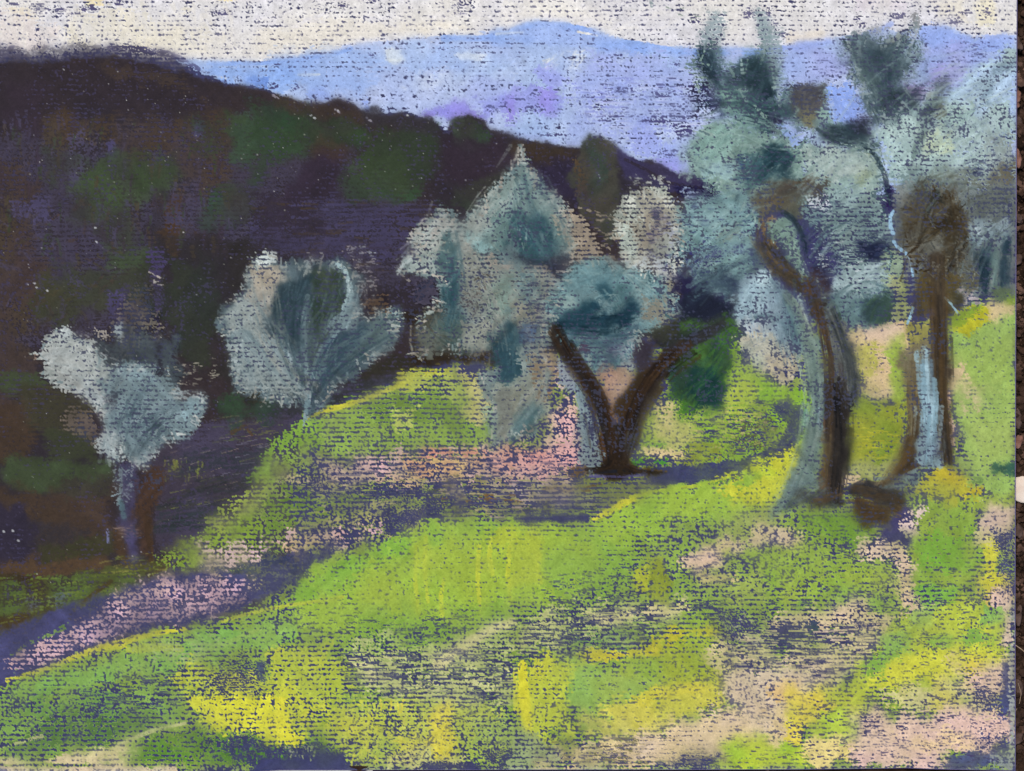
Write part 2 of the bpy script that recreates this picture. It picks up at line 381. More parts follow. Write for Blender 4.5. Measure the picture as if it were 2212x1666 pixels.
P('4f4b6c', '-40,300 400,240 560,240 900,430 960,600 700,640 560,470 350,520 300,700 -40,760', .55, 30, op=.75)
P('503f30', '80,250 140,240 200,270 200,310 110,330', .75, 12, sm=.3, c2='50453a', cs=20)
P('4c3d2e', '200,260 340,250 500,240 500,430 420,440 380,340 250,330', .55, 26, sm=.3, c2='4c4040', cs=26)
P('4f4230', '-40,340 60,350 90,420 60,540 120,560 100,700 -40,760', .6, 26, sm=.3, op=.9, c2='4a3a36', cs=30)
P('543c28', '345,425 395,420 410,500 370,540 340,500', .75, 12, sm=.4)
P('55517c', '140,290 180,285 185,420 150,430', .55, 8, op=.8); P('56528a', '228,300 252,298 252,350 230,355', .7, 5, sm=.2); P('524f80', '415,250 440,262 436,292 420,290', .7, 6)
P('524e7c', '25,430 110,430 110,470 20,470', .5, 10); P('4c4868', '300,440 420,430 560,470 560,520 400,510 320,500', .45, 20)
P('332b36', '-40,145 160,140 330,150 480,200 480,240 380,250 260,250 160,230 -40,280', .95, 22, sm=.8, op=.85, c2='2f2832', cs=40)
P('362c3c', '20,180 100,185 90,290 60,300 10,260', .9, 18, sm=.8, op=.8)
P('53443a', '210,142 320,150 400,175 440,210 330,180 230,165', .6, 12, sm=.4, op=.7)
# green masses
def G_(c, s, ld=.75, sf=18, op=.72, c2=None): P(c, s, ld, sf, sm=.5, op=op, c2=c2 or '3a3f38', cs=22)
G_('3d4f33', '90,325 170,320 175,380 110,385', .6); G_('3f5235', '180,345 320,340 380,360 380,420 300,440 190,440 160,400', .8, c2='47603a')
G_('46603a', '185,380 230,370 260,400 280,470 200,490 150,470 160,430', .8); G_('39502f', '290,330 380,330 390,400 300,420', .7)
G_('2f5233', '495,250 560,230 620,240 650,290 640,330 560,350 500,340', .9, c2='39603a'); G_('2f4436', '553,215 640,232 700,260 700,300 600,260 553,250', .9)
G_('2b5236', '553,260 700,255 790,270 780,320 690,330 600,340 553,390', .9, c2='304a2f')
G_('37552f', '760,290 930,275 950,330 920,400 860,440 760,440 730,380 790,320', .85, c2='30482f'); G_('3d5a33', '690,270 760,262 760,300 700,300', .8)
G_('34553a', '972,310 974,280 984,262 1000,252 1016,252 1030,260 1042,272 1054,286 1066,296 1050,320 1010,335', .9, 8); G_('5b7d63', '972,262 1000,250 1003,262 990,290 975,282', .7, 6)
G_('2f4a33', '990,400 1100,375 1106,430 1000,450 960,440', .8); G_('325a34', '830,415 900,420 880,460 830,450', .8)
G_('2e4a2e', '400,250 480,260 500,330 450,330', .5); G_('2c5535', '440,420 560,400 560,460 500,490 440,480', .75)
G_('43582e', '210,500 260,440 300,470 290,540 210,520', .7); G_('3b5c35', '230,530 330,535 340,590 240,600', .85, c2='435e33')
G_('424a2e', '80,590 190,580 330,600 320,650 190,665 160,700 90,690 70,640', .9, c2='3b4630')
G_('333f2f', '370,560 460,560 480,700 450,790 400,780 370,690', .9, c2='2c3a30'); G_('2c3b30', '300,600 380,620 380,700 320,690', .7)
G_('3a4836', '170,610 300,600 350,620 340,640 180,640', .7)
# dark masses
def D_(c, s, ld=.9, sf=16, op=.9): P(c, s, ld, sf, sm=.75, op=op)
D_('35293f', '640,390 680,330 740,330 745,380 700,430 650,450 610,440'); D_('2d2536', '700,360 735,370 720,440 650,470 640,440')
D_('4a3a30', '680,290 760,310 740,340 670,330', .6); D_('33283a', '955,300 1080,310 1170,330 1120,370 1000,400 955,380', .9)
D_('3f3327', '1106,300 1250,325 1240,350 1150,350 1106,330', .8, 10); D_('2b2545', '1150,360 1250,345 1240,430 1190,440 1150,400', .85)
D_('34323c', '780,235 930,258 960,285 940,300 850,275 780,265', .8, 9); D_('443830', '600,208 700,225 780,245 780,262 690,250 600,230', .7, 9)
D_('2b2a30', '330,500 560,510 560,640 520,680 470,640 400,560 340,560', .6, 26); D_('2a2829', '470,530 560,525 560,610 500,620', .8)
D_('2d2a2c', '310,560 350,560 350,640 320,640', .7); D_('2c2c2d', '480,640 530,680 530,780 500,840 470,800', .8)
D_('2e2a31', '340,430 350,420 345,520 320,510', .5)
P('46426c', '560,440 900,440 960,470 960,540 860,560 640,560 560,520', .58, 22, op=.95, t=.2); P('322a3e', '553,416 640,416 690,450 690,500 560,520', .5, 18, sm=.1)
H('4c4874 3d3550 2f2a3c 46392e', '560,430 940,440 930,600 640,560 560,530', 130, 40, 6, 0, 6, .5, 0, .8, 0)
H('524d72 4e4334 3b4b34 403448', '0,250 500,250 500,560 0,560', 150, 34, 9, 90, 14, .45, .1, .7)
H('504c74 4a442f 4c3c38', '0,420 300,420 220,700 0,700', 90, 26, 8, 0, 90, .42, .1, .7)
P('423e66', '228,625 272,622 270,720 240,722', .6, 9, sm=.1, c2='4d4878', cs=10); P('4c4478', '325,540 350,540 348,720 335,740', .45, 8)
# crown poking over the ridge and reddish tree at the ridge
P('4b4a42', '1250,320 1275,300 1300,293 1320,310 1335,340 1340,400 1345,470 1320,540 1290,500 1250,450 1235,380', .9, 9, sm=.6, c2='3f473f', cs=18)
P('5d4c38', '1245,350 1270,380 1275,440 1250,430 1238,390', .6, 8, c2='3c3a4a'); P('3a5048', '1270,330 1310,330 1320,380 1290,400', .6, 10, sm=.5)
B('c6d2ea', 1293, 381, 7, 5, 30, .7); B('c6d2ea', 1288, 374, 4, 3, 30, .7)
P('36304f', '1335,325 1360,340 1420,358 1460,377 1530,382 1550,400 1540,440 1480,425 1400,400 1345,390', .97, 5, sm=.7, c2='3c3868')
S('2e2738', '1350,345 1400,370 1440,395 1500,405 1560,410', 7, 8, .8, .5, .8)
D_('2c2a3a', '1340,380 1400,395 1380,440 1340,470', .8, 8)
# shadowed strip at the hill's foot
P('454366', '553,880 660,860 780,820 880,790 960,770 1000,760 1000,772 900,802 840,825 720,860 650,905 600,930 560,1000 520,1060 470,1110 420,1160 350,1230 250,1270 150,1300 -40,1370 -40,1480 40,1450 120,1415 200,1395 330,1360 470,1340 560,1310 660,1230 640,1180 620,1050 660,960 640,920', .92, 8, sm=.5, c2='45445e', cs=30)
P('2c3135', '553,860 700,850 860,800 930,790 850,830 700,880 640,910 560,930', .7, 10, sm=.5, op=.9); P('2d2c24', '780,790 900,770 960,765 880,800 790,820', .9, 8, sm=.6)
P('473b30', '-40,700 60,760 100,830 30,860 80,880 60,920 -40,960', .7, 16, sm=.5, c2='4d3f3f'); P('435238', '-10,810 60,806 110,830 50,842 -10,850', .8, 10, sm=.3)
P('42422f', '50,830 190,860 200,900 140,940 60,930 40,880', .85, 14, sm=.6, op=.9); P('4a3a2e', '-40,880 50,870 70,930 60,1000 -40,1010', .8, 14, sm=.5)
P('3f4f34', '10,990 110,985 240,1000 250,1030 200,1045 60,1060 0,1040', .9, 12, sm=.6, c2='48603e', cs=22); P('3d4630', '100,930 200,940 210,1000 120,990', .8, 14, sm=.6)
P('49392c', '-40,1050 120,1060 240,1060 250,1180 180,1240 80,1230 -40,1100', .85, 16, sm=.6, c2='4e3e36', cs=30); P('403f36', '130,1030 250,1025 240,1070 140,1080', .7, 12, sm=.4)
P('302b42', '-40,1090 50,1095 90,1140 70,1190 40,1215 -40,1215', .95, 14, sm=.7); P('36323a', '70,1120 200,1140 180,1190 80,1210', .6, 16, sm=.4)
P('3e4028', '90,1180 250,1150 262,1190 200,1215 90,1225', .7, 12, sm=.5); P('5c4632', '-40,1215 60,1215 230,1205 240,1225 100,1255 -40,1260', .85, 10, sm=.5)
P('4d4a28', '-40,1235 120,1250 300,1215 380,1210 330,1245 250,1290 150,1320 100,1340 30,1368 -40,1385', .85, 10, sm=.3, c2='5f7a3a', cs=26, t=.3)
P('3b3020', '-40,1235 80,1240 60,1260 -40,1255', .8, 8, sm=.4); P('49371f', '-40,1335 60,1330 40,1360 -40,1372', .8, 8, sm=.4)
P('6a74b0', '60,1290 150,1280 130,1310 90,1330 60,1320', .6, 10, op=.6)
H('7a9438 8aa040 5b6a2c 6a8534', '0,1245 330,1225 250,1290 60,1360 0,1340', 110, 34, 4, -10, 10, .55, .1, .85, 0)
S('4d3b22', '240,1255 200,1285 160,1320 140,1345', 9, 12, .85, .3, .9); S('4f3d24', '400,1210 340,1235 320,1247', 8, 5, .85, .3, .85)
# dark sweeps and pale scratches beside the left tree
P('4d4868', '340,960 440,920 560,890 650,905 640,940 580,990 540,1070 470,1150 380,1215 330,1200 330,1080', .8, 12, sm=.3, c2='433c50', cs=26)
P('333a48', '340,990 560,960 640,910 700,890 620,960 540,1010 380,1030', .5, 12, sm=.2, t=.3, d=-12)
H('2c3238 353b48 3e4040', '380,1050 540,1010 560,1040 500,1110 360,1130', 70, 70, 6, -14, 6, .6, .1, .85, .05)
H('29343a 33404a', '350,1120 480,1100 460,1140 350,1150', 30, 50, 7, -8, 6, .6, .1, .85, .05)
H('8e8fa8 a59a96 8f9a4a b09a8a', '350,940 640,930 560,1090 380,1100', 60, 34, 2.2, -14, 8, .6, .1, .6, .05)
H('a8a84a 98a848', '355,1000 450,990 440,1040 355,1035', 26, 14, 5, 90, 14, .5, 0, .7)
G_('2f5a38', '470,850 520,840 600,850 590,890 520,915 475,890', .85, c2='2a4a38'); H('5a6a48 6f7050', '460,900 560,880 600,940 470,980', 30, 26, 3, -8, 8, .45)
S('5a442c', '500,935 530,920 545,940', 10, 6, .6, .3, .8)
tone('wooded_hill', '363230', .30)
# ================================================================ meadow
L('meadow')
MEAD = '-40,1500 15,1478 60,1457 110,1442 150,1424 210,1400 260,1388 330,1368 400,1358 480,1342 560,1312 560,1290 520,1260 380,1230 300,1262 440,1180 520,1110 570,1040 590,960 640,925 700,885 770,862 850,826 900,806 1000,778 1110,770 1300,760 1480,730 1560,700 1600,660 1830,700 1960,700 2040,690 2090,655 2130,645 2200,632 2200,1668 -40,1668'
P('7d914d', MEAD, .56, 7, t=.15, c2='8a9c55', cs=60)
# --- middle field, under the trees
P('7a9a48', '590,960 640,925 700,893 780,870 900,840 1060,830 1100,880 1060,960 900,975 760,975 640,985 600,1000', .62, 12, sm=.1, c2='8fae55', cs=24)
P('86ac48', '600,925 680,890 700,910 690,960 620,960 590,990 570,1040 545,1040 575,970', .7, 9, c2='6f9440'); P('8aa850', '760,890 960,880 980,960 780,960', .45, 18)
P('5d7a3a', '770,860 980,845 1040,880 980,905 800,900', .5, 14, sm=.2, op=.7)
S('c8c23c', '662,905 700,887 740,878 770,868', 8, 13, .9, .25, .95, c2='dcd84a', lab=True); S('bcb840', '770,870 850,838 900,812 940,805', 8, 14, .8, .25, .9, c2='d8d458')
P('c4c650', '870,818 900,802 970,795 975,812 900,835 860,838', .72, 7, c2='b3bf58'); P('c9be86', '990,805 1090,790 1095,860 1060,900 1010,890', .7, 14, c2='a3a860', cs=16)
P('a0ae60', '880,820 1000,820 1010,870 960,850', .6, 12); P('b7c06a', '850,890 900,880 890,920 850,920', .5, 10)
P('3f4468', '1010,780 1060,770 1040,800 1010,800', .6, 6)
# pink flowers
P('c9a9ac', '700,1010 800,985 1040,965 1290,965 1290,1040 1200,1060 1000,1060 850,1040 720,1040', .5, 14, c2='cbb088', cs=26)
P('cdb07c', '850,985 1040,980 1060,1010 980,1040 880,1020', .55, 10, c2='c99a80', cs=14); P('cf8f84', '915,972 1040,968 1040,985 920,985', .5, 7)
P('e0958a', '1035,975 1100,965 1220,975 1230,1005 1150,1015 1060,1010', .58, 9, c2='e0a8a0', cs=14); P('e59088', '1130,980 1215,985 1200,1008 1130,1004', .7, 8)
P('dcb0b2', '1200,870 1235,860 1255,900 1260,990 1210,995 1165,965 1190,910', .52, 9, c2='e0bdb0', cs=14)
P('d9a8a8', '1110,975 1260,965 1255,1000 1200,1030 1110,1030', .6, 9); P('d9b0b8', '735,1000 830,985 830,1015 740,1020', .42, 10)
P('cbb49a', '620,1030 780,1015 830,1040 700,1060 620,1050', .38, 12, t=.2); P('deb0be', '950,1045 1000,1040 1005,1070 970,1075', .45, 8)
P('3a3d5c', '620,1040 760,1050 860,1050 960,1075 900,1100 700,1100 640,1080', .45, 16, t=.3)
P('6d8a3e', '590,1060 780,1060 760,1100 640,1160 540,1180 480,1200 460,1190 560,1120', .52, 14, t=.2, c2='5d8038')
P('454a48', '930,1060 1120,1050 1300,1050 1420,1030 1560,1000 1560,1030 1420,1050 1330,1090 1270,1115 1100,1112 900,1110', .62, 12, sm=.2, c2='3b3c5e', cs=22, t=.3)
P('8b8460', '1060,1020 1250,1030 1280,1080 1100,1090 1000,1070', .40, 16, c2='a79aa0', cs=14); P('6f7a44', '1260,1035 1420,1030 1400,1060 1300,1095 1230,1080', .55, 12, sm=.3, c2='7d8560')
H('a8a078 b09a9c 8a9058 9a9a70', '640,1040 1240,1030 1240,1110 640,1160', 230, 34, 3, 0, 4, .55, 0, .8, 0)
H('3d4068 44476a', '640,1040 1280,1040 1290,1118 900,1125 640,1160', 130, 38, 4.5, 0, 3, .55, 0, .85, 0)
H('7a5a30 6b5232', '950,1075 1120,1065 1120,1085 960,1088', 14, 20, 5, 0, 6, .5); H('5f4c34', '1180,1050 1290,1045 1280,1060 1180,1060', 12, 22, 5, 0, 6, .5)
P('a8a470', '700,1110 900,1090 930,1110 900,1150 850,1165 720,1165', .38, 14, t=.3); P('c8a8b0', '580,1165 650,1140 740,1140 750,1175 680,1195 600,1200', .5, 12, t=.1, c2='c9ac8c', cs=14)
P('d0acb4', '640,1150 840,1130 900,1120 840,1165 740,1180', .34, 12); P('3c3f60', '830,1105 960,1100 950,1125 890,1135 850,1160 820,1140', .55, 12)
P('3e4068', '600,1190 680,1190 740,1180 690,1215 640,1260 560,1250 540,1215', .8, 10, sm=.2); H('9a9ab8 b0a8b8 8890b0', '560,1225 640,1215 640,1250 560,1250', 20, 18, 2.5, 0, 8, .5)
P('323c58', '370,1220 640,1200 640,1240 560,1270 500,1250', .6, 10, sm=.3, t=.2, d=-6)
P('8aa642', '340,1190 440,1150 520,1110 560,1120 560,1200 440,1225 330,1222', .52, 9, c2='7e9a3e', t=.2); P('9aac50', '440,1120 553,1040 570,1090 480,1160', .4, 10, t=.2)
P('d2b2bc', '430,1180 560,1170 560,1215 450,1225', .32, 10)
# purple strip with pink specks, lower left
P('4c4d78', '-40,1370 60,1340 130,1310 250,1275 380,1240 560,1240 620,1230 640,1260 560,1305 480,1335 400,1352 330,1362 260,1380 150,1418 60,1450 10,1475 -40,1490', .95, 7, sm=.6, c2='47486c')
P('c9a8bc', '40,1440 120,1375 250,1290 300,1262 370,1243 480,1243 560,1270 490,1318 400,1340 300,1350 200,1392 90,1440', .40, 9, c2='d6b4bc', cs=16)
P('d4b0bc', '400,1255 480,1245 485,1320 410,1330', .34, 8); P('caaab0', '10,1430 60,1395 150,1370 190,1385 120,1410 60,1430', .38, 8); P('cdaeb0', '245,1288 280,1265 330,1262 380,1280 300,1290 260,1300', .5, 7)
H('c6a6bc d8b8c0', '20,1430 130,1385 280,1340 540,1280 540,1300 280,1370 130,1410 30,1440', 90, 12, 4, 90, 60, .34)
S('6f9448', '25,1415 60,1390 110,1370 150,1350', 6, 12, .35, 0, .8)
H('3d4068', '640,985 1290,960 1290,1040 640,1050', 190, 20, 4.2, 0, 4, .5, 0, .85, 0)
# --- bright green field
L('meadow')
BR = '-40,1510 15,1473 60,1456 110,1441 150,1423 210,1399 260,1387 330,1366 400,1356 480,1340 560,1310 620,1290 650,1255 675,1228 700,1222 740,1197 760,1187 790,1200 830,1176 850,1190 890,1165 900,1140 915,1125 945,1122 990,1136 1030,1137 1100,1132 1180,1128 1270,1124 1310,1106 1360,1080 1420,1060 1530,1046 1600,1030 1660,985 1720,955 1740,930 1780,1100 1900,1180 2200,1180 2200,1668 -40,1668'
P('86a24a', BR, .66, 6, t=.06, c2='8aa84e', cs=50)
P('8db14c', '640,1260 700,1225 760,1195 830,1185 900,1150 960,1125 1280,1130 1420,1070 1600,1035 1700,990 1720,1050 1600,1120 1480,1130 1380,1180 1330,1240 1270,1280 1106,1300 1020,1340 900,1360 760,1370 640,1350', .86, 12, sm=.25, c2='9aba4a', cs=40)
P('7fae46', '640,1290 700,1228 780,1200 900,1160 960,1140 950,1200 850,1200 760,1260 680,1300', .9, 9, sm=.2, op=.9, c2='8fb84e')
P('9fb846', '930,1170 1180,1140 1270,1160 1290,1230 1200,1290 1040,1330 900,1310 760,1290 800,1240 880,1210', .9, 18, sm=.3, op=.9, c2='9bbb48', cs=30)
P('b2c044', '1040,1160 1110,1145 1160,1160 1180,1185 1106,1190 1050,1180', .9, 10, sm=.3, op=.85); P('a8ba46', '1106,1190 1165,1160 1170,1260 1106,1280', .9, 12, sm=.3, op=.8)
P('86ac4c', '1180,1190 1330,1190 1400,1230 1330,1280 1180,1270', .75, 14, op=.8); P('7ea24a', '1220,1290 1420,1240 1440,1300 1300,1340 1200,1330', .55, 16, op=.8)
for x, y0_, y1_ in ((920, 1160, 1300), (900, 1180, 1330), (1165, 1200, 1260), (1060, 1165, 1240), (1035, 1180, 1330), (955, 1330, 1250), (1100, 1185, 1300)):
    S('c9cf44', f'{x},{y0_} {x-3},{(y0_+y1_)/2} {x+4},{y1_}', 11, 8, .75, .2, .75)
P('8ab04a', '760,1340 1000,1330 1140,1290 1120,1340 1040,1370 950,1400 800,1420 740,1380', .72, 16, op=.85, c2='7ba446')
H('3d4266', '780,1330 1000,1330 1000,1400 780,1400', 34, 30, 5, 0, 3, .5, 0, .85, 0); H('42476a', '640,1280 760,1290 760,1380 640,1380', 26, 18, 4, 0, 4, .5, 0, .85, 0)
S('c9c648', '15,1470 60,1457 110,1442 150,1424 210,1401 260,1389 300,1378', 9, 16, .75, .1, .95, c2='d8d44a', lab=True); S('d0cc40', '280,1382 330,1370 400,1358', 13, 8, .75, .1, .95); S('c2c84c', '480,1342 553,1322 620,1308 680,1300 740,1290', 8, 8, .8, .3, .8)
S('c8c644', '215,1404 270,1398', 16, 8, .7, 0, .85)
P('8ab05a', '40,1475 180,1440 330,1400 560,1340 640,1330 640,1380 560,1400 400,1440 300,1460 120,1500 20,1500', .85, 12, sm=.1, c2='7fae58', cs=24)
S('b3c050', '280,1405 340,1398 390,1402', 18, 18, .85, .4, .8); S('a9bd68', '400,1430 560,1360', 16, 10, .6, .2, .5)
P('6b9452', '-40,1500 150,1490 330,1480 400,1500 400,1560 260,1600 100,1630 -40,1630', .60, 14, op=.9, c2='84a858', cs=26, t=.15)
P('4e7040', '80,1560 300,1550 360,1570 250,1600 120,1620 30,1615', .5, 14, op=.8)
H('41456e', '180,1470 390,1450 400,1530 190,1540', 90, 20, 5.5, 0, 4, .55, 0, .85, 0); H('41456e', '0,1490 180,1500 340,1560 200,1600 0,1600', 70, 16, 5, 0, 90, .5, 0, .8, 0)
P('9aa878', '280,1390 460,1380 460,1440 330,1450', .25, 14)
S('d6cfa0', '252,1612 300,1590 340,1575 400,1563', 10, 7, .85, .3, .95); P('dccfa0', '150,1630 220,1612 320,1612 300,1640 200,1645 110,1650', .82, 6, sm=.2); S('c2bc92', '0,1614 40,1605 90,1590', 5, 9, .5, 0, .85)
P('dccba4', '-40,1636 60,1640 160,1630 240,1638 200,1652 60,1648 -40,1645', .85, 5, sm=.2); P('d9c4a8', '0,1652 120,1656 300,1655 380,1656 380,1668 20,1668', .85, 4, sm=.2); P('63609a', '-40,1645 6,1655 40,1672 -40,1672', .95, 4, sm=.6)
P('507a38', '230,1640 330,1605 420,1580 500,1590 720,1600 740,1640 700,1668 400,1650 260,1648', .50, 9, c2='5f9038', cs=20)
P('3e4268', '440,1600 560,1595 720,1620 780,1640 790,1668 540,1668', .62, 9, sm=.1); H('5f9038 527f38', '300,1590 560,1590 640,1630 520,1655 320,1650', 90, 12, 5, 90, 22, .5, 0, .85)
H('4e8038', '400,1655 620,1655 620,1600 420,1600', 30, 16, 7, 90, 20, .4)
P('3e416c', '560,1644 640,1640 720,1626 760,1632 790,1650 790,1672 540,1672', .97, 5, sm=.7)
H('a8ac90 9aa088', '610,1615 690,1610 690,1642 620,1640', 26, 10, 3.5, 90, 20, .5); H('a8a888', '350,1650 400,1650 400,1660 350,1660', 10, 10, 3, 90, 20, .5)
# yellow, lower left of middle
P('cccb4a', '570,1405 640,1392 710,1400 740,1430 750,1500 700,1530 640,1590 600,1600 560,1590 450,1560 430,1530 400,1490 380,1430 440,1420 500,1450 560,1450', .62, 12, c2='b5c04c', cs=26, t=.15, d=90)
P('dcdc42', '400,1500 470,1510 553,1510 590,1500 590,1560 650,1595 620,1605 540,1580 460,1588 430,1550', .80, 8, op=.95, c2='d2d448'); P('dedc46', '590,1490 622,1480 622,1580 650,1602 600,1598 585,1550', .88, 8, sm=.2)
P('c4cc4a', '600,1420 660,1410 700,1430 700,1520 640,1530 600,1500', .85, 12, op=.9, c2='aebe4c', cs=16, t=.1, d=90)
P('a9bc48', '690,1450 760,1440 760,1560 690,1570', .7, 12, op=.8); P('435072', '555,1430 570,1430 575,1480 553,1475', .7, 5, sm=.2)
P('414668', '480,1440 560,1430 560,1500 500,1500 440,1480', .25, 12); H('414668', '380,1440 560,1410 560,1500 400,1500', 36, 14, 6, 90, 50, .48, 0, .85)
# pale middle bottom
P('c9ca94', '740,1405 830,1395 900,1420 960,1400 1000,1370 1060,1345 1110,1345 1110,1500 1000,1520 860,1510 780,1480', .52, 14, t=.2, c2='a9b878', cs=24)
S('d6cc9c', '945,1440 990,1405 1030,1378 1070,1355 1110,1345', 26, 18, .7, .15, .9); S('d4cf9c', '760,1430 800,1440 805,1470', 20, 22, .65, .1, .85); S('cdc998', '800,1422 960,1420', 10, 14, .5, 0, .85)
H('3f4368 454a6c', '740,1410 1110,1400 1110,1520 760,1500', 210, 28, 5.5, 0, 3, .6, 0, .9, 0); H('c9c890 b8bf84 a8ba70', '740,1410 1110,1380 1110,1530 760,1520', 120, 34, 3.5, 0, 3, .7, .1, .8, 0)
P('a8bc58', '720,1520 880,1500 1000,1530 1106,1540 1106,1640 1000,1655 760,1650 740,1580', .66, 14, c2='bcc65c', cs=26, t=.1, d=90)
P('c9cc4c', '700,1540 840,1520 860,1580 780,1640 700,1600', .7, 12, op=.85, c2='b0c050', t=.1, d=90); P('dccf4a', '930,1525 965,1520 975,1560 980,1640 940,1650 925,1600', .85, 8, op=.95, c2='d6cc58')
P('d6cc52', '840,1590 900,1580 930,1640 850,1650', .6, 10, op=.85); P('cdc98c', '795,1640 860,1630 1000,1640 1000,1662 810,1664', .6, 8); P('c0c48c', '900,1625 930,1620 925,1655 900,1655', .6, 6)
H('3f4368', '760,1530 1100,1520 1100,1650 760,1650', 190, 13, 5, 0, 90, .52, 0, .88); H('cfd068 dccf50 b8c468', '720,1520 980,1520 980,1650 740,1650', 110, 22, 4, 90, 10, .6, .1, .8)
P('3f4368', '1060,1625 1130,1600 1135,1668 1080,1668', .55, 8); P('3f4368', '910,1650 990,1650 1060,1655 1060,1668 900,1668', .6, 5)
P('94b26a', '1020,1560 1110,1540 1115,1600 1040,1610', .6, 12, op=.7)
# middle right lower: lines
P('bdbf88', '1110,1340 1260,1310 1480,1305 1500,1330 1330,1360 1300,1400 1200,1400 1110,1400', .55, 12, c2='a8b674', cs=24, t=.15)
P('d8cb9c', '1270,1325 1360,1318 1420,1308 1500,1312 1480,1328 1400,1332 1330,1350 1280,1350', .72, 8); P('6a9458', '1230,1380 1360,1350 1360,1400 1240,1410', .45, 14)
H('3f4468', '1130,1340 1560,1290 1560,1420 1130,1430', 330, 24, 5.2, 0, 3, .58, 0, .9, 0); H('b5bf80 9fb468 c6c890', '1120,1330 1480,1310 1480,1420 1130,1420', 130, 30, 3.5, 0, 3, .65, .1, .75, 0)
H('3f4468', '1140,1250 1440,1210 1440,1310 1200,1330', 110, 20, 5, 0, 3, .55, 0, .9, 0)
P('a8b640', '1350,1440 1420,1380 1480,1330 1530,1350 1560,1400 1560,1470 1500,1500 1400,1500 1340,1480', .78, 14, sm=.1, c2='8fae48', cs=24)
P('c6bc3c', '1380,1390 1450,1360 1530,1352 1540,1365 1480,1375 1400,1410', .75, 8, op=.85); P('ccc040', '1250,1415 1340,1405 1420,1400 1420,1415 1340,1425 1280,1432', .75, 7, op=.9)
P('9cae40', '1420,1420 1560,1380 1570,1440 1450,1460', .7, 14, op=.8)
P('9ab458', '1230,1440 1320,1440 1420,1470 1390,1520 1280,1550 1220,1530 1215,1480', .92, 12, sm=.35, c2='8db45c', cs=24)
P('b8c44a', '1135,1435 1200,1420 1250,1440 1220,1500 1240,1590 1160,1600 1125,1560', .78, 12, sm=.1, c2='c6c848', cs=24); S('dfda3e', '1128,1435 1130,1500 1140,1570', 22, 26, .92, .3, .95); S('d8d848', '1112,1450 1115,1540', 10, 10, .6, 0, .8)
P('cfc95a', '1340,1520 1420,1500 1480,1480 1530,1470 1560,1480 1560,1520 1480,1560 1400,1580 1330,1570 1300,1540', .93, 12, sm=.4, c2='c3c350', cs=24); P('d0c84c', '1350,1500 1500,1470 1540,1485 1460,1510 1360,1520', .85, 9, sm=.1, op=.85)
P('c6c268', '1260,1550 1350,1560 1380,1590 1270,1590', .9, 12, sm=.5); P('7f9c54', '1255,1568 1310,1566 1310,1580 1255,1578', .9, 7, sm=.6, op=.8)
P('dcc894', '1320,1600 1400,1580 1500,1560 1560,1540 1700,1530 1700,1600 1560,1640 1400,1640 1280,1650 1250,1640', .9, 14, sm=.35, c2='e2cba4', cs=30)
P('ceba92', '1140,1640 1260,1600 1400,1605 1560,1610 1580,1640 1520,1655 1160,1668', .68, 10, c2='b5ac84', cs=18, t=.15); H('5e5c50 6a684c 474668', '1150,1600 1480,1590 1560,1620 1540,1655 1150,1655', 170, 26, 4.5, 0, 3, .55, .1, .85, 0)
P('97a880', '1110,1580 1170,1590 1200,1640 1140,1668 1106,1660', .55, 9); P('3f4370', '1480,1635 1560,1635 1560,1668 1420,1668 1400,1650', .55, 7)
# --- right side meadow
P('dcc69c', '1330,1612 1450,1585 1560,1545 1660,1480 1720,1440 1860,1380 1910,1395 1840,1450 1760,1500 1700,1590 1560,1625 1400,1645', .66, 14, sm=.15, c2='d8c4ac', cs=24)
P('8fa858', '1480,1260 1700,1210 1960,1190 1960,1290 1700,1300 1500,1300', .7, 14, c2='a0b45a', cs=30)
P('9cae4c', '1700,1210 1830,1190 1930,1230 1920,1260 1760,1280 1650,1260', .85, 14, sm=.2, c2='95b04a', cs=24)
P('d2bb9a', '1470,1210 1520,1180 1640,1150 1700,1150 1720,1170 1640,1180 1570,1200 1510,1235 1480,1225', .85, 9, sm=.15, c2='cdb8a0', cs=18)
P('d9bda8', '1480,1205 1560,1190 1560,1220 1500,1230', .8, 8); P('90ae4e', '1580,1190 1760,1175 1900,1210 1900,1240 1640,1230', .85, 14, sm=.2, c2='a3b64c')
P('d0b890', '1500,1240 1590,1240 1600,1265 1510,1262', .6, 8, c2='c9b858'); H('44466c', '1470,1200 1560,1190 1560,1260 1480,1250', 26, 16, 5, 0, 4, .5)
P('8f9c3c', '1400,1240 1430,1210 1450,1250 1440,1300 1405,1295', .8, 9, sm=.3); P('b0b840', '1375,1230 1400,1215 1400,1280 1380,1280', .7, 8)
P('6f9a48', '1700,1290 1860,1280 1940,1300 1860,1320 1760,1320', .6, 12); P('86ae48', '1659,1250 1800,1240 1900,1250 1860,1290 1659,1300', .68, 14, c2='9cb24c')
P('d6bfa4', '1659,1345 1700,1325 1780,1310 1850,1290 1880,1290 1890,1325 1930,1335 1900,1370 1820,1370 1659,1365', .68, 9, c2='d2c298', cs=16)
P('cfc495', '1560,1370 1700,1400 1830,1370 1920,1340 1930,1370 1860,1430 1820,1470 1700,1480 1580,1480 1500,1440', .55, 12, t=.2, c2='c6b890', cs=26)
P('3c4468', '1659,1350 1760,1345 1790,1365 1720,1400 1659,1400', .75, 9, c2='4a6a50'); P('413f6c', '1850,1400 1900,1400 1870,1450 1840,1450', .6, 9); P('d8c4b0', '1830,1470 1660,1500 1560,1550 1570,1480 1700,1440', .4, 14)
H('3f4068', '1560,1370 1900,1340 1890,1470 1580,1500', 340, 28, 5.2, 0, 3, .62, 0, .92, 0); H('d0c596 c0bc8a d4bfa6', '1560,1370 1900,1340 1880,1470 1580,1500', 190, 34, 3.6, 0, 3, .75, .1, .8, 0)
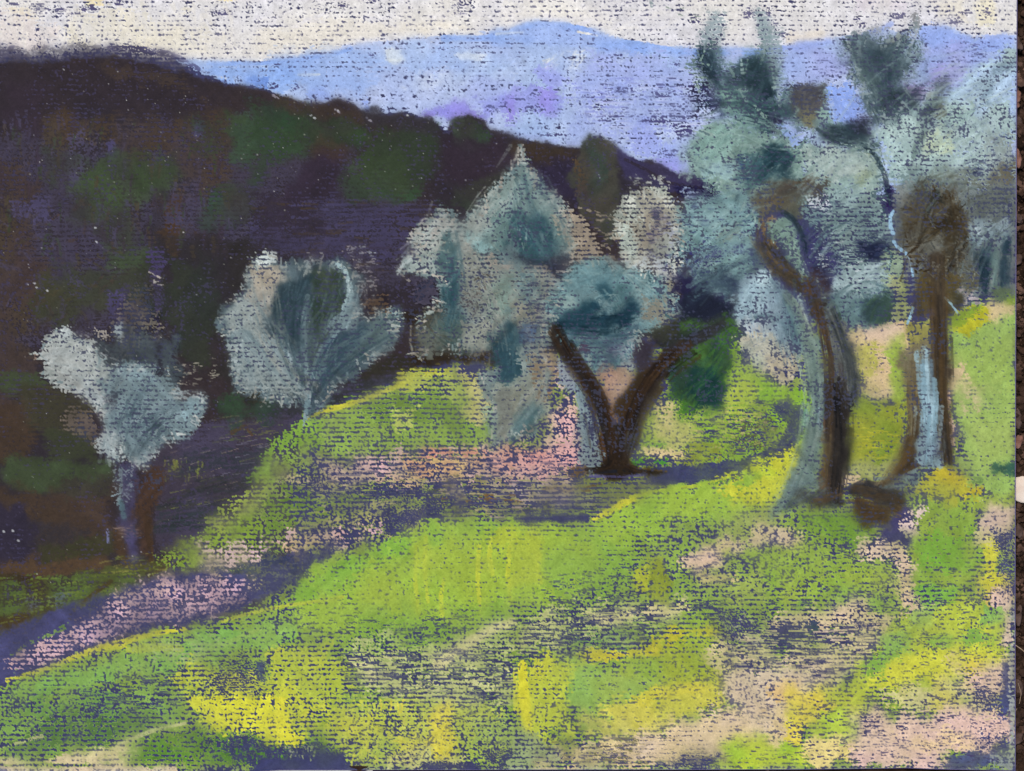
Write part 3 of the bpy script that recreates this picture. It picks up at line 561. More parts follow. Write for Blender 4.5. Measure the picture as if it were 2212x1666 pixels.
P('44446e', '1550,1325 1650,1325 1650,1380 1560,1380', .45, 12); H('b8b8a0 a8b080', '1560,1330 1660,1325 1660,1400 1560,1400', 60, 8, 4, 45, 50, .45)
P('d6c4ac', '1560,1460 1700,1440 1760,1470 1700,1500 1640,1540 1560,1560', .72, 12, sm=.1, c2='dfc8b0'); P('e0c088', '1659,1475 1720,1470 1740,1510 1700,1530 1659,1530', .85, 12, sm=.2, c2='e0c8a0')
P('dccb54', '1700,1480 1790,1490 1860,1480 1870,1540 1760,1560 1730,1640 1690,1600 1690,1540', .8, 12, sm=.1, c2='cdd050', cs=24); P('a9c448', '1750,1540 1850,1530 1850,1600 1760,1600', .88, 10, sm=.2, c2='b8cc50')
P('9cc040', '1560,1600 1640,1590 1740,1610 1750,1650 1600,1664 1550,1650', .92, 10, sm=.3, c2='b6c848', cs=20); P('b8cc44', '1600,1650 1740,1620 1740,1655 1600,1662', .85, 8, sm=.2); P('e2d08a', '1740,1600 1850,1600 1860,1650 1750,1660', .85, 10, sm=.2, c2='e0cf70')
P('ddc79a', '1690,1540 1700,1590 1680,1610 1640,1580', .8, 10, sm=.2); P('a8c26c', '1835,1540 1850,1560 1848,1600 1830,1600', .8, 7, sm=.2)
P('a2b64a', '1950,1320 2100,1300 2180,1330 2170,1420 2110,1470 1950,1520 1860,1500 1800,1500 1830,1470 1900,1420 1930,1370', .85, 12, sm=.15, c2='b9c84c', cs=26)
P('cdd048', '1900,1430 1990,1400 2120,1380 2170,1420 2120,1460 2010,1470 1930,1490 1880,1470', .88, 12, sm=.15, op=.95, c2='d6d648', cs=20); P('7faa4c', '1870,1440 1920,1390 1960,1390 1950,1420 1900,1450 1860,1465', .8, 9)
P('8ab05c', '1900,1370 1950,1360 1960,1400 1900,1420', .75, 9); P('84ae50', '1990,1370 2120,1365 2160,1380 2100,1395 2000,1400', .7, 10); P('9aba64', '1960,1310 2040,1300 2010,1350 1960,1360', .7, 10)
P('d9bfa4', '1930,1270 2010,1280 2015,1300 1950,1320 1935,1300', .7, 8, c2='cbb890'); P('7cb04a', '1960,1255 2060,1250 2060,1290 1980,1290', .8, 9); P('8fb456', '1870,1290 1905,1290 1910,1320 1880,1322', .85, 6, sm=.2)
P('d8cc60', '1960,1480 2080,1460 2110,1480 2080,1530 1960,1530 1900,1500', .75, 12, c2='cdc890', cs=20); P('dccb50', '2080,1440 2110,1430 2130,1470 2090,1490', .7, 9)
P('e4c6b4', '1850,1540 1900,1530 1960,1550 2060,1530 2130,1530 2195,1550 2195,1600 2120,1640 2050,1655 1860,1662 1840,1600', .85, 12, sm=.15, c2='e0bfb8', cs=30)
P('e8cca0', '1950,1600 2100,1570 2120,1600 2060,1630 1960,1630', .85, 14, sm=.25); P('e6c4b8', '2040,1540 2190,1545 2190,1590 2060,1600', .93, 10, sm=.3); P('dcc8a0', '2060,1440 2195,1430 2170,1540 2080,1540', .55, 14)
P('e0c0b4', '2100,1450 2180,1450 2175,1510 2110,1520', .62, 12); P('48507e', '2172,1430 2192,1425 2192,1545 2170,1530', .8, 5, sm=.2); P('4c5484', '2110,1490 2190,1500 2180,1545 2130,1530', .4, 9)
P('4d5684', '2080,1630 2195,1610 2195,1668 2060,1668 2040,1655', .72, 9, sm=.2); P('8a92a0', '2140,1640 2195,1625 2195,1662 2150,1660', .5, 8, sm=.2); P('9aa0a8', '2186,1300 2197,1300 2197,1660 2186,1660', .5, 4)
P('4a4e7c', '2110,1595 2180,1590 2170,1610 2110,1615', .5, 7); P('45406e', '1860,1545 1900,1545 1900,1580 1870,1580', .4, 7)
P('ceb86a', '2120,1240 2180,1240 2185,1290 2140,1300 2110,1290', .7, 10); P('bfc048', '2110,1170 2150,1150 2160,1210 2170,1260 2140,1275 2110,1260 2130,1210', .85, 9, sm=.1, c2='ccca48'); P('e0c2b4', '2150,1270 2195,1275 2190,1320 2170,1330 2150,1300', .8, 8)
P('d8c0b0', '2175,1310 2195,1320 2190,1380 2165,1390 2170,1350', .75, 7); P('8ab45c', '2130,1310 2170,1320 2170,1345 2120,1350', .8, 8)
# between and right of the trunks
P('88a848', '1960,1080 2100,1060 2195,1060 2195,1120 2120,1110 2110,1180 2120,1240 1960,1270 1960,1160', .88, 12, sm=.25, c2='94ac4a', cs=26); P('6da83e', '1980,1160 2100,1150 2100,1230 1990,1240', .75, 14, op=.7)
P('d6bcb0', '2120,1095 2195,1090 2195,1160 2120,1155 2115,1120', .82, 8, c2='cbb8a8'); P('c9c090', '2110,1150 2195,1150 2190,1200 2160,1190 2150,1160 2110,1170', .5, 10)
P('4c507c', '2160,1150 2195,1145 2195,1290 2170,1290 2165,1220', .45, 9); P('c0b038', '1990,1010 2050,1000 2120,1040 2120,1070 2050,1080 1970,1070', .85, 12, sm=.2, c2='a8ac44', cs=18)
P('96b662', '2050,720 2120,660 2200,640 2200,1080 2100,1050 2060,1000 2085,985 2060,900 2050,800', .92, 9, sm=.3, c2='a2bb66', cs=26)
P('a8b868', '2040,760 2195,740 2195,830 2060,830', .9, 14, sm=.4, op=.7, c2='9ab65c'); P('dbc59c', '2130,660 2195,650 2195,680 2150,690 2125,680', .9, 7, sm=.3); P('b8b834', '2065,675 2130,670 2140,690 2090,715 2060,710', .9, 8, sm=.3)
P('7f9c3a', '2050,685 2110,658 2200,628 2200,648 2130,660 2060,700', .85, 6, sm=.3); P('d4bc98', '2040,790 2090,790 2090,820 2060,830 2045,815', .85, 8, sm=.2); P('cdbb98', '2060,840 2110,830 2140,860 2110,900 2090,870', .7, 12, sm=.2)
P('dcbcb0', '2042,845 2056,840 2058,900 2066,950 2088,984 2056,984 2046,930', .85, 6, sm=.1); P('355a50', '2145,1005 2200,1000 2200,1022 2150,1020', .85, 6, sm=.5); P('5a7a50', '2080,1010 2130,1030 2120,1045 2080,1035', .5, 9, sm=.4)
P('8f9a3a', '1825,870 1950,855 1955,1000 1930,1010 1830,1010', .92, 9, sm=.35, c2='7f9438', cs=22); H('bcb838 a8a838 9a9a34', '1835,900 1945,930 1940,990 1840,1000', 60, 26, 3.5, 0, 6, .7, .2, .75)
P('dcc198', '1820,710 1900,698 1960,700 1960,760 1940,850 1860,850 1840,800 1825,760', .88, 9, sm=.2, c2='ceb890', cs=24); P('b5b45c', '1830,750 1880,740 1880,840 1850,840', .75, 12, sm=.2); P('dcc2ac', '1855,702 1955,700 1930,735 1870,735', .92, 7, sm=.3)
P('96b24a', '1920,730 1950,725 1965,770 1955,860 1925,860', .9, 7, sm=.35); P('d8bfa0', '1870,850 1925,845 1925,860 1880,860', .8, 5, sm=.2)
P('9aa064', '1830,1010 1920,1000 1930,1020 1840,1040', .8, 9, sm=.5)
# left of the big trunk
P('86ae3c', '1500,760 1600,720 1640,800 1720,850 1760,880 1760,960 1640,1010 1580,1040 1500,1050 1480,990 1380,990 1370,920 1450,860', .8, 12, sm=.15, c2='92b04c', cs=26)
P('b5b874', '1370,940 1480,860 1520,900 1500,980 1380,980', .75, 14, sm=.15, c2='9aae50', cs=18); P('d4bf92', '1362,975 1420,965 1480,975 1475,990 1370,985', .85, 7, sm=.2)
P('c9bd88', '1420,890 1450,860 1480,870 1480,950 1420,950', .5, 14); P('4a8a3a', '1365,990 1440,992 1440,1005 1370,1004', .7, 5); P('4c8a3a', '1390,955 1440,955 1440,970 1390,966', .6, 5)
P('84903c', '1490,960 1560,960 1560,1000 1480,1005', .6, 10); S('3c4166', '1420,1030 1500,1024 1600,1010 1670,985 1712,950 1728,915 1722,885 1690,862 1650,852', 40, 46, .85, .1, .95); S('3c4166', '1690,880 1720,910 1705,950 1660,985', 44, 26, .8, .1, .9); P('55584e', '1600,890 1670,885 1690,930 1640,965 1580,970', .45, 12, sm=.1)
P('88b43c', '1640,830 1720,835 1762,880 1765,930 1740,980 1700,1000 1735,940 1735,900 1700,870 1640,860', .9, 8, sm=.3, c2='7fae44'); P('b8c840', '1620,1000 1730,960 1750,990 1720,1040 1600,1080 1560,1060', .85, 12, sm=.25, c2='cccc3c', cs=18)
P('6f9a8a', '1730,870 1750,870 1748,930 1732,920', .8, 6, sm=.4); H('a8a06a 8a8a60 b0a080', '1560,860 1700,860 1700,960 1540,1000', 90, 10, 4, 0, 60, .42); H('3c4068', '1500,880 1720,860 1720,1000 1480,1020', 150, 22, 5, 0, 4, .55, 0, .9, 0)
P('a8b850', '1500,840 1600,820 1640,840 1600,880 1500,890', .7, 12); H('a8bc50 c0b870 b0b468', '1450,900 1640,840 1640,960 1440,1000', 100, 20, 4, 0, 14, .5, .1, .8)
P('3e4168', '1110,1115 1280,1112 1270,1124 1180,1128 1110,1126', .9, 5, sm=.3); S('cfcb40', '1282,1122 1310,1108 1340,1090 1370,1076', 10, 16, .85, .2, .95); S('b4c240', '1360,1075 1420,1060 1520,1048 1570,1032', 8, 8, .8, .3, .85)
S('3e6a48', '1520,1050 1600,1030 1650,1010', 5, 6, .4, 0, .8)
P('8cb048', '1380,1080 1560,1050 1660,1010 1640,1060 1500,1120 1380,1130 1330,1110', .92, 10, sm=.35, c2='9cbc48', cs=24); P('b7c046', '1560,1055 1700,1000 1730,1030 1700,1080 1580,1090', .75, 12, c2='c8cc44', cs=16)
P('98a860', '1560,1120 1680,1090 1720,1130 1640,1150 1560,1160', .8, 14, sm=.2); P('cdbb98', '1630,1125 1700,1130 1740,1150 1700,1175 1640,1165', .7, 9)
P('6a9438', '1720,1110 1860,1100 1900,1150 1850,1180 1740,1160', .8, 10, sm=.3, c2='80a044'); P('45406c', '1905,1130 1955,1090 1975,1110 1975,1160 1960,1200 1930,1190 1905,1160', .9, 7, sm=.4)
P('d6c0bc', '1940,1120 1960,1100 2000,1090 2005,1105 1975,1120 1970,1150 1945,1145', .6, 7); P('d2b8a0', '1850,1170 1900,1160 1960,1200 1970,1250 1950,1250 1930,1210 1850,1200', .62, 9, c2='dcc4b0'); P('d0ba94', '1945,1220 1970,1220 1972,1290 1950,1280', .7, 6)
P('cfb89c', '1659,1145 1720,1145 1740,1165 1700,1178 1659,1175', .7, 8, c2='d4c0ac')
H('3e4069', '1500,1180 1960,1150 1960,1330 1500,1310', 220, 15, 4.6, 0, 4, .5, 0, .88, 0); H('3e4069', '1950,1230 2180,1200 2190,1500 1900,1500', 190, 14, 4.4, 0, 10, .5, 0, .88, 0)
H('453f68', '1560,1500 2180,1500 2180,1650 1560,1650', 260, 13, 4.4, 0, 12, .48, 0, .88, 0); H('3e4069', '1300,1480 1560,1440 1560,1560 1240,1600', 60, 12, 4, 0, 12, .5, 0, .8, 0)

# ================================================================ olive trees
# --- small olive at the far left
L('olive_tree.a')
P('655f5c', '270,640 320,625 345,700 340,780 290,800 240,790 232,740', .28, 12, t=.2, c2='8a8274')
P('454a4e', '215,735 300,720 380,740 400,800 380,870 250,850 200,800', .85, 16, sm=.6, c2='565d62')
P('6a7a82', '200,800 250,790 300,785 360,800 385,850 402,862 420,856 441,858 442,892 424,922 396,946 340,975 322,1008 288,1008 255,985 240,950 222,905 200,870 160,845', .88, 10, sm=.35, c2='7d8c90', cs=26)
P('9aa09d', '118,716 127,708 145,704 152,712 165,724 178,736 198,741 212,755 226,775 215,788 245,792 230,815 190,822 185,850 160,842 120,832 92,812 94,790 104,780 76,765 90,755 95,735', .86, 7, sm=.2, c2='aeb2ae', cs=14)
P('c0c6c4', '125,710 145,704 155,722 135,735 122,730', .7, 5, c2='a6aeb0'); P('bec1be', '110,750 180,745 220,772 190,790 150,800 105,790 100,770', .8, 9, sm=.3, c2='a8aba8', cs=12)
P('a0a29f', '110,790 170,800 200,830 230,870 222,890 190,860 130,838', .8, 8, c2='8d9192'); P('b5bcc0', '180,845 205,850 225,870 222,885 195,868', .7, 5); P('8c7a70', '72,765 88,755 86,770 76,775', .6, 4)
P('a7b0b2', '205,955 222,935 245,930 268,950 270,1000 245,1003 225,985 208,960', .85, 7, sm=.2, c2='bcc2c0', cs=12); P('a5afb2', '250,705 262,700 266,730 272,750 258,738 248,720', .7, 5); P('9d9690', '208,715 240,722 230,735 212,728', .5, 6)
P('8fa2a8', '255,800 300,795 330,805 300,815 260,812', .6, 7); P('4e5c64', '290,900 340,890 350,930 320,955 290,940', .7, 12, sm=.5); P('4c5862', '240,840 265,845 262,880 245,890 228,870', .8, 7, sm=.4, c2='48434c')
P('7c7068', '135,900 160,888 200,890 218,930 205,950 180,938 140,920', .42, 9, c2='6a605a'); P('9aa0a4', '320,975 335,980 325,1008 312,1000', .6, 5); P('8fa4aa', '400,862 440,858 440,890 400,900', .5, 7)
P('3c3a42', '338,745 352,740 352,810 342,815', .5, 5, sm=.4); H('9a9488 8f8c80', '350,800 460,770 480,830 380,850', 50, 10, 3, 0, 14, .45)
H('8fa0a6 7c8e94 a8b0ae', '230,880 400,870 380,950 260,980', 60, 18, 4, -40, 40, .5, .4, .6); H('5c6b74', '220,880 400,870 360,960 260,970', 30, 20, 5, 60, 40, .5, .4, .6)
L('trunk.a')
P('4f4a6c', '258,1000 300,1000 300,1120 296,1200 272,1212 262,1160', .85, 6, sm=.4, lab=True); P('5a422e', '290,1040 330,1010 350,1020 345,1070 325,1120 322,1200 300,1190 300,1120 280,1120', .85, 8, sm=.5, c2='4e3c38')
P('523f30', '240,1140 262,1135 278,1215 258,1218 246,1180', .8, 6, sm=.5); H('a4b4bc 92a6b0', '250,1000 285,1000 285,1085 248,1085', 46, 14, 3, 5, 60, .5, 0, .85); S('8fa6ac', '260,1010 262,1050 255,1090', 8, 6, .6, .1, .8)
S('6f9aa0', '262,1085 268,1118', 12, 14, .7, .3, .8); H('b09a98 a89080', '250,1125 300,1125 295,1168 255,1165', 18, 24, 2, -3, 6, .6); S('7a80b0', '232,1145 234,1172', 6, 6, .6)
P('56527e', '270,1165 296,1160 300,1200 285,1212', .85, 6, sm=.5)
S('4a3828', '320,1110 326,1210', 16, 14, .8, .4, .9)
H('8f8a48 7a8a3c', '230,1195 420,1190 400,1240 220,1245', 40, 30, 3.5, -8, 8, .45)
# --- rounded olive with the swept branches
L('olive_tree.b')
OB = '532,590 545,560 565,548 590,552 604,570 650,563 712,568 735,562 755,575 775,600 782,640 778,680 800,690 835,668 862,664 874,680 858,730 825,768 770,800 740,830 705,850 695,885 668,905 648,880 600,872 565,868 540,850 512,840 500,812 500,775 484,730 476,690 484,662 500,640 522,625'
P('5a666c', OB, .93, 9, sm=.55, c2='6d7b80', cs=36)
P('969690', '540,600 560,572 610,575 625,600 610,640 570,680 530,690 520,640', .88, 10, sm=.4, c2='a39e94', cs=16); P('8a9496', '484,670 520,640 560,660 580,740 560,780 510,770 490,730', .82, 10, sm=.3, c2='9aa2a0', cs=16)
P('c2cac8', '553,560 570,548 592,554 590,568 565,578 553,580', .8, 5, sm=.1); P('a9a091', '548,580 585,570 605,590 590,620 555,640', .75, 8, sm=.5)
P('354249', '620,620 650,585 680,575 690,600 670,640 655,680 640,720 625,760 608,740 600,690', .95, 12, sm=.8, c2='3f4d54'); P('485046', '672,590 720,572 742,590 746,650 738,690 700,700 680,720 670,670 680,630', .95, 9, sm=.8, c2='3f4a44', cs=18)
P('52594a', '680,590 715,580 725,620 690,640', .6, 9, sm=.6); P('3c4c54', '595,650 625,640 625,720 605,760 598,700', .8, 10, sm=.8)
S('76868a', '660,800 652,740 655,690 665,640', 16, 12, .75, .7, .8); S('7e8d92', '672,800 690,740 722,690 740,680', 12, 10, .75, .7, .8); S('708088', '665,830 640,790 625,740', 16, 8, .7, .7, .7)
S('aabfc2', '728,572 742,580 750,598 757,622 754,648 744,664', 9, 16, .85, .2, .95); S('98acb0', '745,660 738,690 720,706', 10, 6, .6, .3, .8); P('c0d0d0', '738,590 756,600 764,630 756,650 748,625', .6, 4)
P('738085', '745,660 775,640 790,690 770,720 740,720 725,705', .85, 12, sm=.7); P('3f4e5a', '690,750 740,710 800,700 790,730 740,780 700,830 680,850 670,810', .92, 13, sm=.8, c2='455560')
P('5d6c6c', '790,720 830,675 862,668 866,700 840,740 790,775 770,770', .88, 10, sm=.6, c2='6c7a7a'); P('8b9a9c', '795,762 830,745 820,765 800,776', .7, 6, sm=.2); P('88989a', '830,672 862,668 860,682 835,685', .5, 6)
P('93a0a2', '500,720 540,720 600,780 640,800 600,830 550,800 510,800', .80, 12, sm=.3, c2='7c8a8e'); P('858f8e', '503,790 560,790 630,810 650,850 600,865 560,870 520,845', .55, 10, c2='9aa3a2', t=.1); P('3a3830', '520,850 570,845 570,870 530,868', .5, 8)
P('9ca8a8', '497,745 520,745 520,815 500,820', .7, 6, c2='aab4b4'); P('98a6aa', '575,745 610,735 640,790 620,810 585,790', .75, 10, sm=.5); P('50646e', '640,800 690,790 690,860 670,890 660,850', .85, 10, sm=.5, c2='40525e')
H('8f9c9e a0aaaa 76868c', '490,680 620,700 660,860 540,860', 90, 30, 3.5, 65, 24, .5, .45, .6); H('7c8e94 4a5a62 68787c', '600,600 760,600 760,780 640,830', 90, 40, 4, 108, 20, .5, .6, .55)
H('5c6a68 3c4a50', '690,780 860,680 840,760 720,840', 40, 34, 4, 140, 16, .5, .6, .6)
H('9aa0a4 b0a8a4 8c8c94', '740,530 815,530 815,640 770,620', 66, 9, 3, 0, 20, .5, 0, .8); H('8a8f90 a0a09c', '770,600 820,600 830,690 780,670', 40, 9, 4, 80, 50, .45); H('b0b0ac', '665,545 700,545 700,570 668,570', 12, 8, 3, 0, 10, .6)
P('6a5848', '785,645 830,640 840,670 800,690', .4, 8)
L('trunk.b')
S('7f9aa4', '664,820 666,850 664,875 660,905', 20, 9, .8, .4, .95, c2='93a8ac', cs=10, lab=True); S('4a5c66', '684,830 688,850 676,880', 22, 8, .75, .5, .9, lab=True); S('8aa8b0', '668,850 662,880 657,910', 5, 5, .8, .3, .9); S('8aa0a0', '658,905 655,930', 5, 2, .5)
H('a8b4b8 6f848c', '655,800 690,810 685,860 655,860', 24, 20, 3, 85, 14, .5, .3)
# --- tall pointed olive
L('olive_tree.c')
OC = '1128,316 1136,330 1143,356 1152,376 1172,395 1190,410 1208,432 1224,455 1236,500 1244,545 1232,590 1205,640 1195,690 1190,740 1178,770 1182,800 1178,860 1166,900 1150,936 1110,955 1064,962 1072,925 1068,880 1050,850 1038,812 1060,790 1010,768 960,765 905,775 888,765 895,730 900,690 925,672 945,640 948,600 930,592 890,590 862,588 872,560 905,540 880,520 905,500 930,470 955,450 985,462 1000,490 1010,470 1040,440 1070,400 1100,372 1112,345'
P('6b7b7e', OC, .82, 8, sm=.12, c2='838d8b', cs=34)
P('5b5666', '905,600 940,600 948,650 930,670 905,665', .7, 8, op=.8); P('423b36', '880,680 900,670 905,700 960,740 1000,755 1060,758 1100,765 1080,790 940,785 890,780', .9, 9, sm=.5, c2='3c3530')
P('3d3226', '885,770 940,765 1000,762 1060,768 1070,778 1000,782 890,786', .7, 7, sm=.4, op=.7); S('9a968a', '888,705 886,740 892,760 915,782', 4, 4, .6, .1, .8)
P('9fa6a2', '880,520 910,500 940,468 975,462 1000,490 980,540 950,560 900,555', .6, 8, c2='b0aca6'); P('8f9c9a', '870,585 905,545 960,520 1000,525 1000,570 940,590 900,590', .84, 8, sm=.2, c2='a0aaa6'); S('c2ccca', '858,594 872,570 890,558', 3, 12, .8, .2, .9)
P('a4a8a2', '940,530 990,500 1005,540 990,590 950,580', .8, 10, sm=.4); P('4f666c', '955,520 985,515 990,560 992,640 985,700 990,750 960,740 952,680 958,620 950,570', .95, 14, sm=.75, c2='5b7072'); P('39525a', '962,600 988,600 985,660 965,660', .7, 9, sm=.7)
P('6b6f68', '900,680 950,660 960,740 990,755 920,760 900,740', .75, 12, sm=.4, c2='57544a'); P('4f5d5a', '940,700 1000,690 1000,755 950,755', .85, 12, sm=.5, c2='61706c')
P('9ba09a', '1000,480 1040,445 1075,405 1095,400 1090,470 1060,520 1010,530', .80, 9, sm=.15, c2='8e9a96', cs=18); P('c0c6c4', '1122,335 1128,318 1134,335 1137,356 1122,352', .62, 4)
P('68807e', '1090,420 1110,380 1130,362 1160,390 1190,430 1215,470 1225,520 1200,560 1150,560 1100,520 1060,540 1030,520', .93, 12, sm=.5, c2='7f9290', cs=24)
P('8fa09c', '1080,400 1110,385 1120,440 1090,480 1070,450', .85, 10, sm=.4); P('a8b0aa', '1170,400 1215,440 1230,500 1205,490 1180,440', .55, 8, c2='98a8a4'); P('466066', '1110,480 1160,470 1200,510 1215,560 1170,582 1130,570 1100,520', .93, 14, sm=.75, c2='3d5660')
P('48464f', '1175,560 1235,560 1225,600 1190,600', .7, 10, sm=.3); P('3c3c48', '1120,555 1200,568 1215,590 1150,582', .7, 8, sm=.5)
P('7b736d', '1010,530 1050,545 1090,570 1150,575 1190,590 1185,610 1120,600 1050,580 1015,560', .58, 9, c2='a39a90'); P('93b0b0', '1005,500 1040,520 1060,535 1030,540 1008,520', .75, 7, sm=.2)
P('838a85', '1000,545 1060,570 1110,600 1170,600 1195,640 1190,690 1100,700 1020,690 1000,640', .84, 10, sm=.12, c2='8d8f88', cs=20); P('5c5550', '1010,620 1060,600 1060,660 1020,690 1000,660', .45, 12, c2='4a4550'); P('7f9088', '1050,610 1110,600 1110,700 1060,690', .8, 12, sm=.3)
P('6f8488', '1110,590 1150,590 1150,680 1110,680', .6, 14, sm=.4); P('979a90', '1000,700 1040,690 1095,710 1070,750 1010,755 1000,730', .75, 8, c2='8a8d86'); P('6f665c', '1110,660 1170,650 1190,690 1175,740 1130,750 1110,700', .6, 12, sm=.2, c2='8f8a7c')
P('486066', '1065,720 1110,690 1140,730 1140,790 1110,830 1090,850 1070,790', .92, 11, sm=.6, c2='3e555e'); P('8a9490', '1100,740 1150,730 1170,790 1150,820 1120,800', .7, 9); P('56688a', '1120,700 1160,700 1160,740 1125,735', .4, 8)
P('949a90', '1062,820 1110,825 1150,800 1180,820 1178,880 1150,930 1090,955 1066,950 1078,900', .88, 9, sm=.3, c2='8a8c80', cs=20); P('4c6468', '1105,900 1140,880 1165,860 1170,890 1140,930 1105,945', .85, 10, sm=.6); S('60747a', '1100,940 1150,890', 8, 6, .6, .5, .7)
P('a89c92', '1150,800 1190,790 1185,850 1165,860', .6, 8, c2='8f8a84'); P('86988e', '1040,880 1075,870 1080,950 1060,960', .35, 7); P('6b5230', '1165,760 1195,760 1205,800 1185,830 1170,800', .7, 7, sm=.3, c2='8a7d68')
H('9fb0ac 7a8c8a 5f7478', '1020,430 1220,430 1230,560 1020,540', 110, 22, 4, 110, 30, .5, .5, .5); H('a8a898 8a9488 6c6a60', '1000,560 1190,590 1180,760 1000,750', 120, 16, 4.5, 10, 50, .5, .3, .6)
H('8e9a94 a8a69a', '900,470 1000,470 1000,580 880,580', 60, 14, 3.5, -20, 40, .5, .2, .7)
H('4a4866', '1140,600 1190,620 1200,680 1150,700', 16, 16, 5, 0, 5, .5); H('454a62 5a6a7a', '1115,690 1180,690 1180,770 1130,770', 30, 14, 4.5, 0, 20, .5)
L('trunk.c')
P('8c938a', '1078,850 1100,845 1104,900 1090,950 1072,955 1082,900', .8, 7, sm=.3, lab=True)
# --- pale bush behind the forked tree
L('olive_tree.h')
P('a3a9a0', '1328,480 1340,455 1360,425 1385,405 1410,400 1440,410 1460,440 1478,470 1480,520 1470,560 1460,590 1400,600 1360,590 1345,560 1345,520', .72, 8, c2='a39e92', cs=20)
P('b4bdb4', '1332,500 1360,470 1375,520 1390,560 1360,585 1345,550', .85, 8, sm=.2, c2='a8b0a6'); P('9a9285', '1380,450 1440,435 1450,480 1430,520 1390,530 1370,490', .82, 10, sm=.2); P('a8a598', '1370,420 1440,420 1450,450 1390,460', .8, 8, sm=.2)
P('b9c0c2', '1345,560 1440,560 1470,600 1440,620 1370,605', .6, 10); P('b0b4c0', '1440,480 1480,470 1490,560 1460,580 1440,540', .5, 9)
H('a8b0a8 c0c4be', '1360,380 1440,380 1450,410 1360,410', 40, 9, 4, 30, 50, .45); H('454268', '1400,440 1480,480 1480,600 1400,600', 60, 14, 4.4, 0, 5, .5, 0, .9, 0); H('7a7c78 c2c6ba', '1340,430 1440,430 1430,560 1350,560', 50, 12, 4, 70, 40, .4)
P('b0a493', '1195,450 1240,455 1260,500 1290,540 1300,560 1260,580 1230,540', .55, 9, c2='9a8e80'); H('a09484 8f8578', '1210,440 1340,460 1330,560 1230,570', 70, 12, 4.5, 0, 40, .45); H('a8a4a0', '1175,410 1210,410 1240,470 1200,470', 20, 10, 4, 10, 20, .5)
# --- forked olive in the middle
L('olive_tree.d')
P('8f9a96', '1400,590 1470,600 1490,640 1480,690 1450,720 1400,720 1380,680 1390,630', .7, 10, sm=.1, c2='9a9686', cs=16)
OD = '1180,650 1200,625 1222,610 1228,590 1250,568 1275,556 1305,562 1325,578 1345,590 1390,588 1425,600 1450,625 1462,650 1455,690 1420,705 1390,720 1380,750 1340,790 1290,800 1250,780 1222,745 1195,720 1178,690'
P('68848a', OD, .93, 8, sm=.4, c2='7b9194', cs=26)
P('93a7a4', '1180,640 1215,625 1240,650 1225,665 1195,660', .7, 8, sm=.2, c2='a8a89c'); P('7c989c', '1240,575 1290,562 1330,600 1300,630 1250,625', .9, 10, sm=.4, c2='6d8a90'); P('86a0a2', '1340,590 1420,600 1430,640 1380,640 1340,620', .88, 12, sm=.3)
P('334d58', '1190,680 1260,665 1320,672 1370,650 1385,680 1360,705 1300,720 1230,720 1190,710', .96, 12, sm=.8, c2='2b424f'); P('395560', '1285,615 1310,610 1330,640 1318,650 1300,640', .9, 6, sm=.7); P('4a6468', '1330,610 1360,610 1355,660 1325,670', .75, 9, sm=.6)
P('4e6470', '1210,715 1300,720 1380,700 1390,720 1330,750 1250,750 1220,735', .92, 12, sm=.7, c2='5c7078'); P('8f8c80', '1385,640 1450,640 1455,690 1420,700 1385,690', .8, 10, sm=.2, c2='7f8078'); P('63787c', '1240,740 1300,735 1340,750 1320,785 1270,785', .8, 10, sm=.2, c2='7c8c8c')
P('9aa2a4', '1300,740 1370,720 1390,760 1360,800 1330,790 1310,770', .58, 9, c2='56566c'); P('54485a', '1240,745 1270,750 1275,770 1245,765', .55, 7); P('4a5e68', '1270,770 1330,770 1340,800 1300,800 1270,790', .8, 8, sm=.5)
H('88a4a6 5a767c a0b4b2', '1200,590 1440,590 1440,660 1200,670', 130, 16, 3.5, 25, 60, .5, .5, .55); H('3c5660 4f6870 2a424c', '1200,670 1380,660 1360,730 1220,740', 70, 24, 4, -25, 30, .5, .6, .5)
P('3f3f3a', '1420,740 1400,720 1430,700 1470,690 1500,660 1520,680 1590,655 1592,690 1560,700 1530,730 1490,750 1450,770', .93, 10, sm=.75, c2='4a4a3c')
P('34314c', '1460,600 1500,590 1590,600 1590,680 1500,690 1465,660', .93, 12, sm=.5, c2='3d3a50'); P('2f3240', '1480,640 1560,625 1592,660 1590,690 1520,700 1470,690', .9, 12, sm=.8)
P('4a5c40', '1460,760 1500,730 1560,710 1590,700 1560,740 1520,780 1480,800', .85, 10, sm=.6, c2='6a8a44'); P('3f5a48', '1450,790 1520,775 1560,800 1562,850 1548,888 1500,880 1460,860', .93, 12, sm=.65, c2='355048'); P('2b4648', '1495,795 1545,800 1560,840 1545,880 1510,860', .93, 12, sm=.8)
P('7c9a48', '1470,770 1560,720 1590,710 1600,740 1570,780 1500,790', .6, 12, sm=.3); P('56803c', '1450,850 1500,850 1520,890 1470,900', .7, 10, sm=.3)
P('3c4f42', '1470,700 1600,680 1592,730 1570,800 1556,880 1500,885 1455,860 1445,790 1460,740', .85, 13, sm=.5, c2='4d6a3e', cs=18); P('2c4746', '1490,790 1545,795 1562,845 1545,885 1505,870', .9, 11, sm=.6)
L('trunk.d')
P('c9b0ac', '1180,790 1230,785 1250,830 1200,850', .3, 9, lab=False); P('a8b4ba', '1205,780 1250,790 1252,850 1215,850', .6, 9, c2='8a98a8', lab=False); P('7d6248', '1150,760 1200,760 1210,790 1190,850 1160,870 1150,820', .4, 10, c2='9a8c78', lab=False)
P('a3b0b4', '1245,800 1285,845 1300,900 1300,960 1310,1000 1260,1020 1250,960 1255,880', .62, 8, c2='8fa6b0'); P('3f4268', '1272,870 1296,865 1296,930 1275,935', .45, 7)
